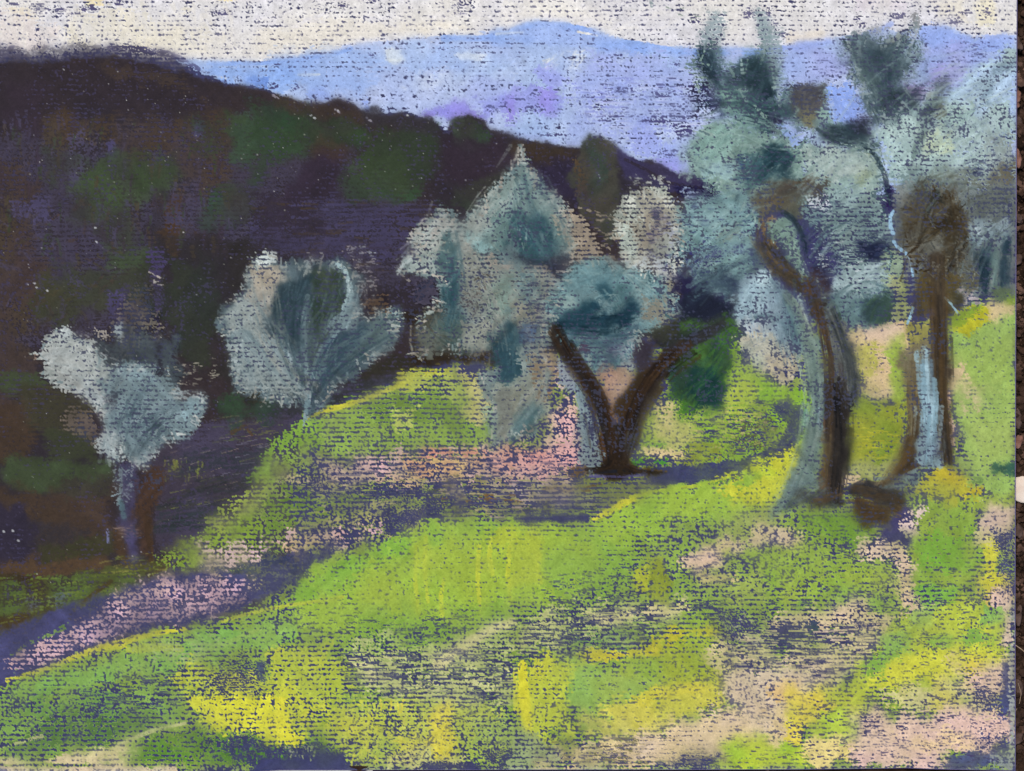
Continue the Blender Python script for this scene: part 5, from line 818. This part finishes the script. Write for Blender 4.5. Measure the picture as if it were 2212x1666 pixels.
for s_, c_, w_, n_ in (('1555,190 1530,140 1518,90', '3a4852 4f6068 37444e', 34, 30), ('1525,110 1530,60 1550,20', '8e9ca2 a4aeb0', 24, 10), ('1560,200 1535,150 1515,105', '2f3b46 3f4d58', 24, 18), ('1610,230 1640,190 1655,130', '3a4a50 56686e 2c3840', 60, 46), ('1655,130 1660,90 1645,50', '7d8f94 9aa8ac', 24, 12), ('1680,230 1672,150 1655,80', '7d8f94 9aa8ac', 20, 14),
                       ('1560,190 1600,160 1650,170', '2f3b44 4f6068', 50, 30), ('1500,240 1580,220 1660,260 1720,230', '33434c 5d7a78 45555c', 60, 40), ('1485,390 1520,310 1600,275 1700,300', '8aa69f a4bab4 748c88', 70, 46), ('1600,410 1660,350 1720,320', '2f434c 46606a', 70, 40),
                       ('1480,470 1550,430 1620,430 1680,400', '7a9596 93adae 5d757c', 50, 34), ('1480,600 1530,530 1600,470 1640,450', '7f9a9c 94b0b2 5f767e', 90, 60), ('1500,640 1570,590 1640,560', '4f6068 6a8084 3c4658', 60, 34), ('1740,420 1800,340 1870,330 1900,400', '9aaea8 b0beba 80938f', 90, 50),
                       ('1750,560 1800,490 1870,460 1920,480', '7c9092 94a6a4 56686e', 100, 60), ('1770,680 1820,640 1890,620 1930,640', '6a7f80 8a9fa2 50646a', 60, 40), ('1800,640 1850,600 1920,575', '9fb2b5 b6c6c8', 34, 18), ('1870,700 1885,660 1915,630', '3f5048 4c6048', 34, 20),
                       ('1645,480 1640,530 1680,580 1740,630', '5c5040 75654e 3f3a34', 40, 34), ('1665,480 1700,500 1725,560 1750,610', '7f948c 6f8279 93a59c', 26, 26), ('1620,430 1690,415 1760,400', '5c4c40 6a6253 4c4a48', 50, 30), ('1680,455 1715,470 1735,510 1740,560', '26323a 3c4a50', 14, 14),
                       ('1720,260 1740,210 1780,190', '4a4a50 5b585a 6d6c68', 50, 30), ('1770,285 1820,300 1870,300 1900,330', '3f4c54 56666a 2f3640', 50, 34), ('1720,270 1740,250', '7f7d68 6d6b58', 24, 8),
                       ('1595,700 1612,640 1650,600', '9ab0ba b0c6ce 7c8f9a', 40, 30), ('1660,610 1700,660 1725,730 1730,790', '4e6470 7c8f9a 5f747e', 40, 36), ('1600,760 1650,740 1700,780', 'a9aca4 b8b4a4 8f938c', 50, 26), ('1660,640 1690,720 1700,790', '90a4ae 6c808a', 40, 22)):
    T(c_, s_, w_, n_, 6, .68, .5, .68)
L('trunk.e')
T('8fa89e 7d9690 a2b6ae 64807c', '1710,650 1755,760 1768,880 1745,1000 1690,1100', 40, 50, 7, .8, .5, .7); T('4a4034 5a4834 3a322a', '1752,600 1775,680 1797,790 1792,900 1800,1070', 22, 40, 6, .8, .5, .75)
T('3a4246 5f6664 2c3438', '1795,670 1828,750 1842,820 1835,880', 34, 34, 6, .8, .5, .75); T('1f1f22 2b2a2a 3a322a', '1818,820 1815,900 1812,980 1805,1085', 30, 50, 7, .9, .5, .8); T('55503f 6a5c40', '1790,900 1785,980 1775,1060', 20, 20, 5, .7, .5, .6)
T('6a7f84 46565c 8aa2ac', '1780,1040 1740,1070 1680,1105', 44, 30, 6)
L('olive_tree.f')
for s_, c_, w_, n_ in (('1930,250 1895,180 1870,120 1880,80', '4a585e 66757c 37454e', 80, 60), ('1925,190 1945,140 1965,100', '56646a 7b8688 414f56', 70, 36), ('1960,100 1975,60 1985,25', '8b9698 a4a8aa', 20, 10), ('1850,110 1900,130 1950,110', '44525a 5a686e', 70, 40), ('1830,90 1850,150 1890,220 1910,280', '5c6c70 8a9898 4a585e', 44, 36), ('1895,255 1940,225 1985,200', '37434a 2f3a42 50606a', 40, 30),
                       ('2030,185 2018,225 1995,270 1975,335', '4c565c 6b7b78 3a444c', 24, 26), ('1900,380 1950,290 2050,220 2190,150', 'a9bdbc 93a8a6 bccdcc', 170, 70), ('1960,400 2060,330 2190,270', 'a4b8b4 869a98 b8c8c2', 140, 60), ('2110,210 2150,165 2196,130', '8498a8 9fb2c0', 34, 18), ('1960,410 2040,390 2140,390', '6d7c7c 8a9690 5c5c50', 50, 34)):
    T(c_, s_, w_, n_, 6, .62, .45, .62)
L('olive_tree.g')
for s_, c_, w_, n_ in (('1990,600 1965,520 1985,430 2020,395', '5a5346 46403a 6f6e66', 60, 46), ('2040,600 2080,530 2075,460 2050,410', '4a3f30 5a5346 3a3630', 60, 44), ('1960,560 2000,520 2060,490', '3a342c 544a38 6f6e66', 60, 30), ('2125,640 2128,580 2150,520', '2f3f4a 3d4c54', 24, 22), ('2172,620 2178,570 2180,510', '34444f 4a5a62', 22, 18),
                       ('2080,600 2110,530 2190,460', '76848a 5f6868 8e9aa0', 80, 40), ('2090,450 2140,430 2196,420', '6b716f 5a5c58 82887f', 60, 30), ('2150,620 2155,570 2160,530', '6a7c7a 7f908c', 18, 12), ('1990,680 2000,630 2050,590', '544c3a 665a40 44403a', 60, 34), ('2080,640 2110,600', '57543f 6d6a58', 40, 14)):
    T(c_, s_, w_, n_, 6, .68, .5, .7)
L('trunk.g')
T('57493a 43392e 6a5a40 302c28', '2028,560 2026,650 2030,740 2030,850 2048,1000', 34, 60, 7, .85, .5, .75); T('8aa8b6 9cbac6 7690a0', '2000,748 2005,860 2015,930 1995,1010', 34, 40, 7, .8, .45, .75); T('7d7358 57482f 8f8868', '1975,740 1965,850 1975,950 1905,1055', 26, 40, 6, .75, .5, .7)
T('3a3834 46403a 55432a', '1840,1065 1890,1075 1950,1075', 44, 40, 7, .8, .5, .75); T('7b9298 5f7478', '1905,1050 1960,1040 2005,1005', 24, 20, 6)
tone('trunk', '403e40', .28); tone('meadow', 'b0a070', .09); tone('olive_tree', '4a6070', .08); tone('painted_mountain', '86aaf2', .22); tone('painted_sky', 'f2ecdc', .25)
# ================================================================ crowns break up at their edges
L('olive_tree.b'); fringe(OB, '8a9496 a4aaa6 6d7b80 9a9a94', 150, 26, 4, .36, .2)
L('olive_tree.c'); fringe(OC, '98a09c b0aca4 7f8f90 8f8a84', 200, 26, 4, .36, .2)
L('olive_tree.d'); fringe(OD, '7c989c 68848a 8f9a96 4f6870', 120, 24, 4, .36, .2)
L('olive_tree.a'); fringe('200,800 250,790 300,785 360,800 385,850 402,862 441,858 442,892 424,922 340,975 322,1008 288,1008 240,950 222,905 200,870 160,845 92,812 104,780 76,765 118,716 145,704 178,736 226,775', '9aa2a4 b4b8b6 7d8c90', 140, 22, 4, .36, .2)
L('olive_tree.h'); fringe('1328,480 1360,425 1410,400 1460,440 1480,520 1460,590 1400,600 1345,560', 'b0b4ae a39e92 c0c4bc', 90, 24, 4, .36, .25)
L('olive_tree.e'); fringe('1480,330 1500,290 1560,265 1640,240 1600,200 1500,180 1510,110 1560,150 1650,110 1680,180 1720,240 1740,300 1900,330 1910,420 1925,560 1900,640 1790,640', '7f948f 5c7078 9cb0ac 46565f', 170, 26, 4, .38, .25)
L('olive_tree.f'); fringe('1830,90 1900,80 1970,90 1980,130 1960,170 1960,230 1900,270 1870,220 1840,160', '4f5e66 6a7980 8b989c', 110, 26, 4, .4, .35)
L('olive_tree.g'); fringe('1950,430 1990,400 2060,400 2090,480 2080,560 2040,600 1970,580', '5a5346 6f6e66 453d32', 90, 26, 4, .4, .3)
T('3c3e44 2f3036 4a4a50', '1440,780 1420,830 1390,880', 60, 30, 6, .6, .4, .7)
L('trunk.d'); T('241f1e 3a2e24 4a3a2a 2c2c30', '1200,715 1235,780 1285,840 1312,930 1322,1005', 46, 44, 8, .85, .5, .9); T('241f1e 3a2e24 4a3a2a', '1490,745 1420,795 1368,880 1335,1005', 52, 50, 8, .85, .5, .9); T('2a2420 3a2e24', '1270,1018 1320,1008 1340,960', 20, 16, 6, .8, .5, .9); T('2a2420 3a2e24', '1400,1018 1350,1008 1335,950', 20, 16, 6, .8, .5, .9)
L('trunk.e'); T('1f2023 2d2b2a 3a3634', '1812,830 1818,930 1812,1010 1800,1085', 44, 40, 8, .9, .5, .9); T('3c3a38 5a4a38', '1745,1095 1790,1080 1830,1060', 26, 18, 7, .8, .5, .85)
L('trunk.g'); T('2f2b28 443a2c 5a4a34', '2030,640 2034,760 2036,880 2050,1003', 40, 40, 8, .85, .5, .85); T('8fb0c0 a4c0cc 7f9caa', '2000,760 2008,880 2000,1000', 40, 34, 8, .8, .4, .85); T('4a3f30 5c4c34', '1975,900 1965,980 1900,1060', 24, 24, 7, .8, .5, .85)
punch(('olive_tree',), 1.22); punch(('trunk',), 1.1)
# ================================================================ finger blending
rub(('wooded_hill',), .5, 3.0, .08, '484468', .45, .02)
rub(('olive_tree', 'trunk'), .6, 2.6, .16, '40455e', .65, .04)
rub(('meadow',), .85, 4.2, .03, '434468', .6, .02)
rub(('painted_mountain', 'painted_sky'), .75, 3.4, .02, '4a4a74', .5, .01)
_b = blur(CV, 1.0); CV[:] = CV + (CV - _b) * .45
CV *= (1 + .022 * FINE)[..., None]
# ================================================================ dust and small specks
rs = np.random.default_rng(99)
for k in range(330):
    if k < 230: x = rs.uniform(60, 1080); y = rs.uniform(150, 420) if k % 3 else rs.uniform(150, 900)
    else: x = rs.uniform(0, 500); y = rs.uniform(500, 1300)
    j = int((y - U0Y) / CELL); i = int((x - U0X) / CELL)
    if CV[j, i].mean() < .36:
        r_ = rs.choice([1.3, 1.6, 2.0, 2.8], p=[.5, .3, .15, .05])
        B(['b8bcc8', 'd0d0cc', '9a9c90', 'e0e0e0'][k % 4], x, y, r_, r_ * .9, 0, 1, 1, rs.uniform(.35, .9), hard=.9)
for x, y in ((480, 168), (488, 170), (672, 250), (680, 256), (730, 240), (793, 255), (880, 250), (28, 1147), (40, 1168), (8, 1148), (60, 614), (75, 612), (80, 622), (103, 628), (209, 523), (206, 492)):
    B('c8ccd2', x, y, 4, 3, 20, .8, .3, .8)
for x, y in ((590, 206), (725, 238), (795, 258)): S('a8a4b4', f'{x},{y} {x+12},{y+8}', 6, 3, .6, .1, .7)
H('b8b0a8 a8a8a0', '325,590 350,590 350,620 328,618', 12, 10, 2.5, 15, 14, .6, .1, .8)
H('5f7a6a', '1500,20 1520,60 1400,0 1420,10', 6, 12, 3); S('7d8f94', '1405,0 1408,14', 9, 6, .6, .2, .8)

TINT = np.array([1.0, 1.0, 1.0], np.float32)   # pigment reflectance scale
# ---------------------------------------------------------------- materials
def mat(name, build):
    m = bpy.data.materials.new(name); m.use_nodes = True; n = m.node_tree
    b = n.nodes['Principled BSDF']; b.inputs['Roughness'].default_value = .95; b.inputs['Specular IOR Level'].default_value = .12
    build(n, b); return m

def lin(c):
    c = np.asarray(c, np.float32); return np.where(c <= .04045, c / 12.92, ((c + .055) / 1.055) ** 2.4)

def pigment(n, b):
    a = n.nodes.new('ShaderNodeAttribute'); a.attribute_name = 'pigment'
    tc = n.nodes.new('ShaderNodeTexCoord')
    t = n.nodes.new('ShaderNodeTexNoise'); t.inputs['Scale'].default_value = 2600; t.inputs['Detail'].default_value = 3
    n.links.new(tc.outputs['Object'], t.inputs['Vector'])
    mr = n.nodes.new('ShaderNodeMapRange'); mr.inputs[1].default_value = .3; mr.inputs[2].default_value = .7; mr.inputs[3].default_value = .91; mr.inputs[4].default_value = 1.09
    n.links.new(t.outputs[0], mr.inputs[0])
    mx = n.nodes.new('ShaderNodeVectorMath'); mx.operation = 'SCALE'
    n.links.new(a.outputs['Color'], mx.inputs[0]); n.links.new(mr.outputs[0], mx.inputs['Scale']); n.links.new(mx.outputs[0], b.inputs['Base Color'])
    bp = n.nodes.new('ShaderNodeBump'); bp.inputs['Strength'].default_value = .25; bp.inputs['Distance'].default_value = .0001
    n.links.new(t.outputs[0], bp.inputs['Height']); n.links.new(bp.outputs[0], b.inputs['Normal'])

def noise_mat(name, cols, scale, rough=.95, bump=.3, dist=.0005, detail=6):
    def f(n, b):
        tc = n.nodes.new('ShaderNodeTexCoord'); t = n.nodes.new('ShaderNodeTexNoise'); t.inputs['Scale'].default_value = scale; t.inputs['Detail'].default_value = detail; t.inputs['Roughness'].default_value = .65
        n.links.new(tc.outputs['Object'], t.inputs['Vector'])
        r = n.nodes.new('ShaderNodeValToRGB'); e = r.color_ramp.elements
        while len(e) < len(cols): e.new(.5)
        for k, c in enumerate(cols):
            e[k].position = .3 + .4 * k / (len(cols) - 1); e[k].color = (*[float(q) for q in lin(hx(c))], 1)
        n.links.new(t.outputs[0], r.inputs[0]); n.links.new(r.outputs[0], b.inputs['Base Color'])
        b.inputs['Roughness'].default_value = rough
        bp = n.nodes.new('ShaderNodeBump'); bp.inputs['Strength'].default_value = bump; bp.inputs['Distance'].default_value = dist
        n.links.new(t.outputs[0], bp.inputs['Height']); n.links.new(bp.outputs[0], b.inputs['Normal'])
    return mat(name, f)

M_PIG = mat('pastel pigment', pigment)
M_PAPER = noise_mat('indigo pastel paper', ['4a4868', '7a7294', 'a49cba'], 900, bump=.1)
M_SOIL = noise_mat('dark soil', ['1c1514', '33261f', '4a3830'], 160, bump=.8, dist=.0015)
M_SOIL2 = noise_mat('soil crumbs', ['1c1412', '46352d', '80655a'], 90, bump=.6)

def mesh_obj(name, co, faces4, m, parent=None, smooth=True, loc=None):
    me = bpy.data.meshes.new(name); nv = len(co); nf = len(faces4)
    me.vertices.add(nv); me.vertices.foreach_set('co', np.ascontiguousarray(co, np.float32).ravel())
    me.loops.add(nf * 4); me.loops.foreach_set('vertex_index', np.ascontiguousarray(faces4, np.int32).ravel())
    me.polygons.add(nf); me.polygons.foreach_set('loop_start', np.arange(0, nf * 4, 4, dtype=np.int32)); me.polygons.foreach_set('loop_total', np.full(nf, 4, np.int32))
    me.polygons.foreach_set('use_smooth', np.full(nf, smooth)); me.update(calc_edges=True)
    me.materials.append(m)
    o = bpy.data.objects.new(name, me); sc.collection.objects.link(o)
    if parent: o.parent = parent
    return o

def tag(o, label=None, cat=None, group=None, kind=None):
    if label: o['label'] = label
    if cat: o['category'] = cat
    if group: o['group'] = group
    if kind: o['kind'] = kind
    return o

# ---------------------------------------------------------------- the sheet with its drawing
EBX = np.array([-34, 553, 600, 1300, 1700, 1880, 1960, 2010, 2199]); EBY = np.array([1673, 1667.5, 1664.2, 1664.0, 1663.0, 1660.8, 1659.2, 1661.4, 1664.6])
ERY = np.array([-34, 300, 800, 1668]); ERX = np.array([2196.6, 2195.2, 2193.4, 2192.2])
def warp(x, y):
    eb = np.interp(x, EBX, EBY); er = np.interp(y, ERY, ERX)
    y2 = np.where(y > 1600, 1600 + (y - 1600) * (eb - 1600) / 68.0, y)
    x2 = np.where(x > 2100, 2100 + (x - 2100) * (er - 2100) / 99.0, x)
    return x2, y2
def sheet_z(x, y):                              # the sheet is not perfectly flat
    return 0.0006 * np.sin(x / 900.0 + .4) * np.cos(y / 700.0) + 0.0005 * np.clip((x - 1850) / 350, 0, 1) ** 2 * np.clip((y - 1300) / 360, 0, 1)

px, py = warp(XX, YY)
CV = np.clip(CV, 0, 1)
RG = GR
pz = PZ + sheet_z(px, py) + 0.00005 * np.clip(RG, .0, .6) + 0.00004 * HT
CO = np.stack([(px - 1106) * K, (833 - py) * K, pz], -1).reshape(-1, 3)
COL = np.concatenate([lin(CV) * TINT, np.ones((NY, NX, 1), np.float32)], -1).reshape(-1, 4).astype(np.float32)

root = bpy.data.objects.new('pastel_drawing', None); sc.collection.objects.link(root); root.location = (0, 0, 0)
tag(root, 'unframed pastel landscape of olive trees and blue mountain on dark ribbed paper, lying on soil', 'drawing')

# tidy the label map: every cell takes the commonest label around it
ids = list(range(len(LABELS))); best = np.full((NY, NX), -1., np.float32); lab2 = np.zeros((NY, NX), np.int16)
for i in ids:
    sc_ = blur((LB == i).astype(np.float32), 1.8)
    lab2 = np.where(sc_ > best, i, lab2); best = np.maximum(best, sc_)
CL = lab2[:-1, :-1].ravel()
jj, ii = np.mgrid[0:NY - 1, 0:NX - 1]
v0 = (jj * NX + ii).ravel()
QF = np.stack([v0, v0 + NX, v0 + NX + 1, v0 + 1], -1)

def piece(idx, name, parent, extra=None):
    f = QF[CL == idx]
    if len(f) < 20: return None
    used, inv = np.unique(f.ravel(), return_inverse=True)
    co = CO[used]; fc = inv.reshape(-1, 4); col = COL[used]
    nb = len(co)
    if extra is not None:
        co = np.concatenate([co, extra[0]]); fc = np.concatenate([fc, extra[1] + nb]); col = np.concatenate([col, extra[2]])
    o = mesh_obj(name, co, fc, M_PIG, parent)
    at_ = o.data.attributes.new('pigment', 'FLOAT_COLOR', 'POINT'); at_.data.foreach_set('color', np.ascontiguousarray(col, np.float32).ravel())
    return o

# the sheet's own body: 0.5 mm thick, its cut edge showing beyond the drawing
def slab():
    n = 120; co = []; fc = []
    us = np.linspace(U0X, U1X, n); vs = np.linspace(U0Y, U1Y, n)
    Ux, Vy = np.meshgrid(us, vs); a, b = warp(Ux, Vy)
    cx = np.where(Ux >= U1X - 1, a + 1.3, a); cy = np.where(Vy >= U1Y - 1, b + .9, b)
    z = PZ + sheet_z(a, b)
    top = np.stack([(cx - 1106) * K, (833 - cy) * K, z - .00012], -1).reshape(-1, 3); bot = top.copy(); bot[:, 2] -= .0005
    q = []; idx = lambda j, i: j * n + i
    for j in range(n - 1):
        for i in range(n - 1):
            q.append((idx(j, i), idx(j + 1, i), idx(j + 1, i + 1), idx(j, i + 1)))
            q.append(tuple(n * n + k for k in (idx(j, i), idx(j, i + 1), idx(j + 1, i + 1), idx(j + 1, i))))
    for k in range(n - 1):
        for a_, b_ in (((n - 1), None), (0, None)):
            q.append((idx(a_, k), idx(a_, k) + n * n, idx(a_, k + 1) + n * n, idx(a_, k + 1)))
            q.append((idx(k, a_), idx(k + 1, a_), idx(k + 1, a_) + n * n, idx(k, a_) + n * n))
    co = np.concatenate([top, bot]); col = np.tile(np.array([*(lin(hx('8e86b0')) * TINT), 1], np.float32), (len(co), 1))
    return co.astype(np.float32), np.array(q), col

piece(0, 'drawing_paper', root, slab())
LAB = {
 'painted_sky': 'cream and pale grey pastel sky with dark flecks of paper',
 'painted_mountain': 'pale blue and lilac pastel mountain range under the sky',
 'wooded_hill': 'dark brown, green and violet wooded hillside sloping down to the right',
 'meadow': 'lime green, yellow and pink meadow filling the lower half',
 'olive_tree.a': 'small pale grey olive tree at the far left with forked crown',
 'olive_tree.b': 'rounded grey olive tree with branches swept up like a fan',
 'olive_tree.c': 'tall grey green olive tree ending in a pointed tip',
 'olive_tree.h': 'pale beige round olive crown behind, right of the brown tree',
 'olive_tree.d': 'olive tree with teal crown and forked dark brown trunk in the middle',
 'olive_tree.e': 'big olive tree with leaning brown, black and pale teal trunk',
 'olive_tree.f': 'pale misty olive crown with dark tufts at the upper right',
 'olive_tree.g': 'olive tree with brown crown and straight blue and brown trunk at the right',
 'blue_branch': 'thin squiggly sky blue branch left of the brown crown'}
NAMES = {'olive_tree.a': 'olive_tree', 'olive_tree.b': 'olive_tree', 'olive_tree.c': 'olive_tree', 'olive_tree.d': 'olive_tree', 'olive_tree.e': 'olive_tree',
         'olive_tree.f': 'olive_tree', 'olive_tree.g': 'olive_tree', 'olive_tree.h': 'olive_tree', 'blue_branch': 'branch'}
TR = {}
for i, nme in enumerate(LABELS):
    if i == 0 or nme.startswith('trunk'): continue
    o = piece(i, NAMES.get(nme, nme), root)
    if o: o['label'] = LAB[nme]; TR[nme[-1]] = o
for i, nme in enumerate(LABELS):
    if nme.startswith('trunk'): piece(i, 'trunk', TR[nme[-1]])

# ---------------------------------------------------------------- soil
def grow(a, b, step, lim, g=1.12):
    mid = list(np.arange(a, b, step)); lo = []; hi = []; s = step; x = a
    while x > -lim: s *= g; x -= s; lo.append(x)
    s = step; x = mid[-1]
    while x < lim: s *= g; x += s; hi.append(x)
    return np.array(lo[::-1] + mid + hi, np.float32)
gx = grow(2170, 2290, 1.6, 30000, 1.10); gy = grow(-60, 1760, 2.6, 30000, 1.15)
GX, GY = np.meshgrid(gx, gy)
near = np.exp(-np.maximum(0, np.hypot(np.maximum(0, np.abs(GX - 1106) - 1400), np.maximum(0, np.abs(GY - 833) - 1200))) / 3000)
def soil_h(x, y):
    return 0.0011 * samp(x * .22, y * .22) + 0.0006 * samp(x * .6 + 90, y * .6) + 0.00035 * samp(x * 1.6, y * 1.6 + 40)
Hh = soil_h(GX, GY) * (0.35 + .65 * near) + 0.0004
Hh = np.where((GX > -60) & (GX < 2190) & (GY > -60) & (GY < 1655), np.minimum(Hh, 0.0028), Hh)
SG = np.stack([(GX - 1106) * K, (833 - GY) * K, Hh], -1).reshape(-1, 3)
j, i = np.mgrid[0:len(gy) - 1, 0:len(gx) - 1]; v = (j * len(gx) + i).ravel()
g = mesh_obj('ground', SG, np.stack([v, v + len(gx), v + len(gx) + 1, v + 1], -1), M_SOIL); tag(g, 'dark brown crumbly soil under the drawing', 'ground', kind='structure')

# crumbs: faceted little lumps, nobody could count them
R2 = np.random.default_rng(5)
cube = np.array([(a, b, c) for a in (-1, 1) for b in (-1, 1) for c in (-1, 1)], float)
cf = np.array([(0, 1, 3, 2), (4, 6, 7, 5), (0, 4, 5, 1), (2, 3, 7, 6), (0, 2, 6, 4), (1, 5, 7, 3)])
import bmesh
def lump(seed, sub=2, flat=.6, rough=.35):
    bm = bmesh.new(); bmesh.ops.create_icosphere(bm, subdivisions=sub, radius=1); r = np.random.default_rng(seed); off = Vector(r.uniform(0, 50, 3))
    for v_ in bm.verts:
        d = 1 + rough * mnoise.noise(v_.co * 1.1 + off) * 1.6 + .5 * rough * mnoise.noise(v_.co * 3 + off)
        v_.co = Vector((v_.co.x * d, v_.co.y * d, v_.co.z * d * flat))
    return bm
def crumb_field(name, n, region, smin, smax, m):
    bm = bmesh.new(); src = [lump(s, 1 if smax < 5 else 2) for s in range(12)]; me0 = []
    for s in src:
        me = bpy.data.meshes.new('tmp'); s.to_mesh(me); me0.append(me); s.free()
    V, F = [], []; tot = 0
    arr = [(np.array([tuple(v_.co) for v_ in m_.vertices]), np.array([tuple(p.vertices) for p in m_.polygons])) for m_ in me0]
    for k in range(n):
        x, y = region(k); s = smin + (smax - smin) * R2.random() ** 2.5
        a, f = arr[k % 12]; th = R2.uniform(0, 6.28); ca, sa = math.cos(th), math.sin(th)
        sx, sy, sz = R2.uniform(.6, 1.3), R2.uniform(.6, 1.3), R2.uniform(.5, 1)
        q = a * np.array([sx, sy, sz]) * s * K; q = np.stack([q[:, 0] * ca - q[:, 1] * sa, q[:, 0] * sa + q[:, 1] * ca, q[:, 2]], -1)
        h = float(soil_h(np.array([x]), np.array([y]))[0])
        q += np.array([(x - 1106) * K, (833 - y) * K, h + .0004 + s * K * .3]); V.append(q); F.append(f + tot); tot += len(q)
    for m_ in me0: bpy.data.meshes.remove(m_)
    V = np.concatenate(V); F = np.concatenate(F)
    me = bpy.data.meshes.new(name); me.from_pydata(V.tolist(), [], F.tolist()); me.materials.append(m); bm.free()
    o = bpy.data.objects.new(name, me); sc.collection.objects.link(o); return o
def reg(k):
    if k % 5: return R2.uniform(2198, 2300), R2.uniform(-40, 1740)
    return R2.uniform(-60, 2300), R2.uniform(1674, 1740)
tag(crumb_field('soil_crumbs', 5200, reg, 1.2, 9, M_SOIL2), 'loose dark crumbs of earth beside the sheet', 'soil', kind='stuff')

def thing_mesh(name, bm, m, loc, label, cat, group=None, smooth=False):
    me = bpy.data.meshes.new(name); bm.to_mesh(me); bm.free(); me.materials.append(m)
    if smooth:
        for p in me.polygons: p.use_smooth = True
    o = bpy.data.objects.new(name, me); sc.collection.objects.link(o); o.location = loc; return tag(o, label, cat, group)
M_CHIP = noise_mat('reddish bark', ['5a3e36', '8a6458', 'a87f74'], 260, bump=.5)
M_CHIP2 = noise_mat('grey brown bark', ['3a2e2a', '5c4a44', '75625c'], 260, bump=.5)
M_PEB = noise_mat('pale stone', ['e0c8b8', 'ecdccf', 'f4e8de'], 120, rough=.6, bump=.1)
M_STRAW = noise_mat('dry straw', ['8a7360', 'b39c84', 'c8b49c'], 300, bump=.2)
M_WHITE = noise_mat('white paper', ['d8d4cc', 'e2dfd8', 'e8e6e0'], 200, bump=.1)
chips = [(2205, 92, 9, 17, 20, 1, 'brown bark chip beside the sky at the top right corner'), (2203, 207, 9, 13, -15, 0, 'reddish bark chip, upper of the pink pair beside the pale tree crown'),
         (2202, 224, 6, 7, 10, 0, 'small pinkish bark chip just below the larger reddish chip'), (2206, 262, 8, 14, 5, 1, 'grey brown chip below the pink pair'),
         (2203, 338, 8, 18, 8, 0, 'long reddish brown chip beside the pale tree crown'), (2205, 470, 8, 12, 40, 1, 'dull chip beside the brown tree crown'), (2206, 560, 9, 12, -30, 1, 'dull brown chip at the height of the dark foliage streaks'),
         (2205, 905, 9, 22, 4, 1, 'large grey brown clod beside the green slope'), (2206, 955, 8, 14, -12, 0, 'rounded reddish clod above the white pebble'), (2205, 1150, 9, 16, 10, 1, 'brown clod just below the white pebble'),
         (2206, 1330, 9, 22, -6, 1, 'wide grey brown clod above the straw'), (2206, 1490, 8, 18, 12, 1, 'dark clod beside the yellow corner'), (2205, 1600, 9, 14, -20, 1, 'brown clod beside the bottom right corner')]
for k, (x, y, rx, ry, ro, kd, lb) in enumerate(chips):
    bm = lump(100 + k, 3, .45, .3)
    for v_ in bm.verts: v_.co = Vector((v_.co.x * rx * K, v_.co.y * ry * K, v_.co.z * rx * K))
    o = thing_mesh('soil_clod' if kd else 'bark_chip', bm, (M_CHIP, M_CHIP2)[kd], at(x, y, .0021), lb, 'clod' if kd else 'bark chip', 'bits of bark and earth beside the sheet', True); o.rotation_euler.z = math.radians(ro)
bm = lump(300, 4, .5, .12)
for v_ in bm.verts: v_.co = Vector((v_.co.x * 21 * K, v_.co.y * 29 * K, v_.co.z * 13 * K))
thing_mesh('pebble', bm, M_PEB, at(2213, 1059, .0018), 'smooth cream white pebble half hidden by the right edge of the sheet', 'pebble', smooth=True)
def tube(P3, r):
    bm = bmesh.new(); rings = []; n = 7
    for k, p in enumerate(P3):
        p = Vector(p); d = (Vector(P3[min(k + 1, len(P3) - 1)]) - Vector(P3[max(k - 1, 0)])).normalized(); u = d.cross(Vector((0, 0, 1))).normalized(); w_ = d.cross(u)
        rings.append([bm.verts.new(p + (u * math.cos(6.2832 * q / n) + w_ * math.sin(6.2832 * q / n)) * r * (1 - .35 * k / len(P3))) for q in range(n)])
    for a, b in zip(rings, rings[1:]):
        for q in range(n): bm.faces.new((a[q], a[(q + 1) % n], b[(q + 1) % n], b[q]))
    bm.faces.new(rings[0]); bm.faces.new(rings[-1][::-1]); return bm
thing_mesh('straw', tube([at(2180, 1386, .0012), at(2194, 1394, .0042), at(2204, 1401, .0050), at(2216, 1411, .0045), at(2240, 1424, .003)], .00016), M_STRAW, (0, 0, 0), 'thin pale dry straw sticking out from the lower right edge', 'straw', smooth=True)
thing_mesh('rootlet', tube([at(2203, 1478, .003), at(2208, 1500, .0036), at(2205, 1520, .0034), at(2197, 1540, .003)], .00009), M_STRAW, (0, 0, 0), 'fine curved brown rootlet on the soil at the lower right', 'rootlet', smooth=True)
bm = bmesh.new(); bmesh.ops.create_cube(bm, size=1)
for v_ in bm.verts: v_.co = Vector((v_.co.x * 222 * K, v_.co.y * 60 * K + (.4 * K if v_.co.x > 0 else 0), v_.co.z * .0003))
bmesh.ops.bevel(bm, geom=bm.edges[:], offset=.00005, segments=1, affect='EDGES')
thing_mesh('paper_slip', bm, M_WHITE, at(693, 1690, .0032), 'white paper slip poking out under the bottom edge of the sheet', 'paper slip')
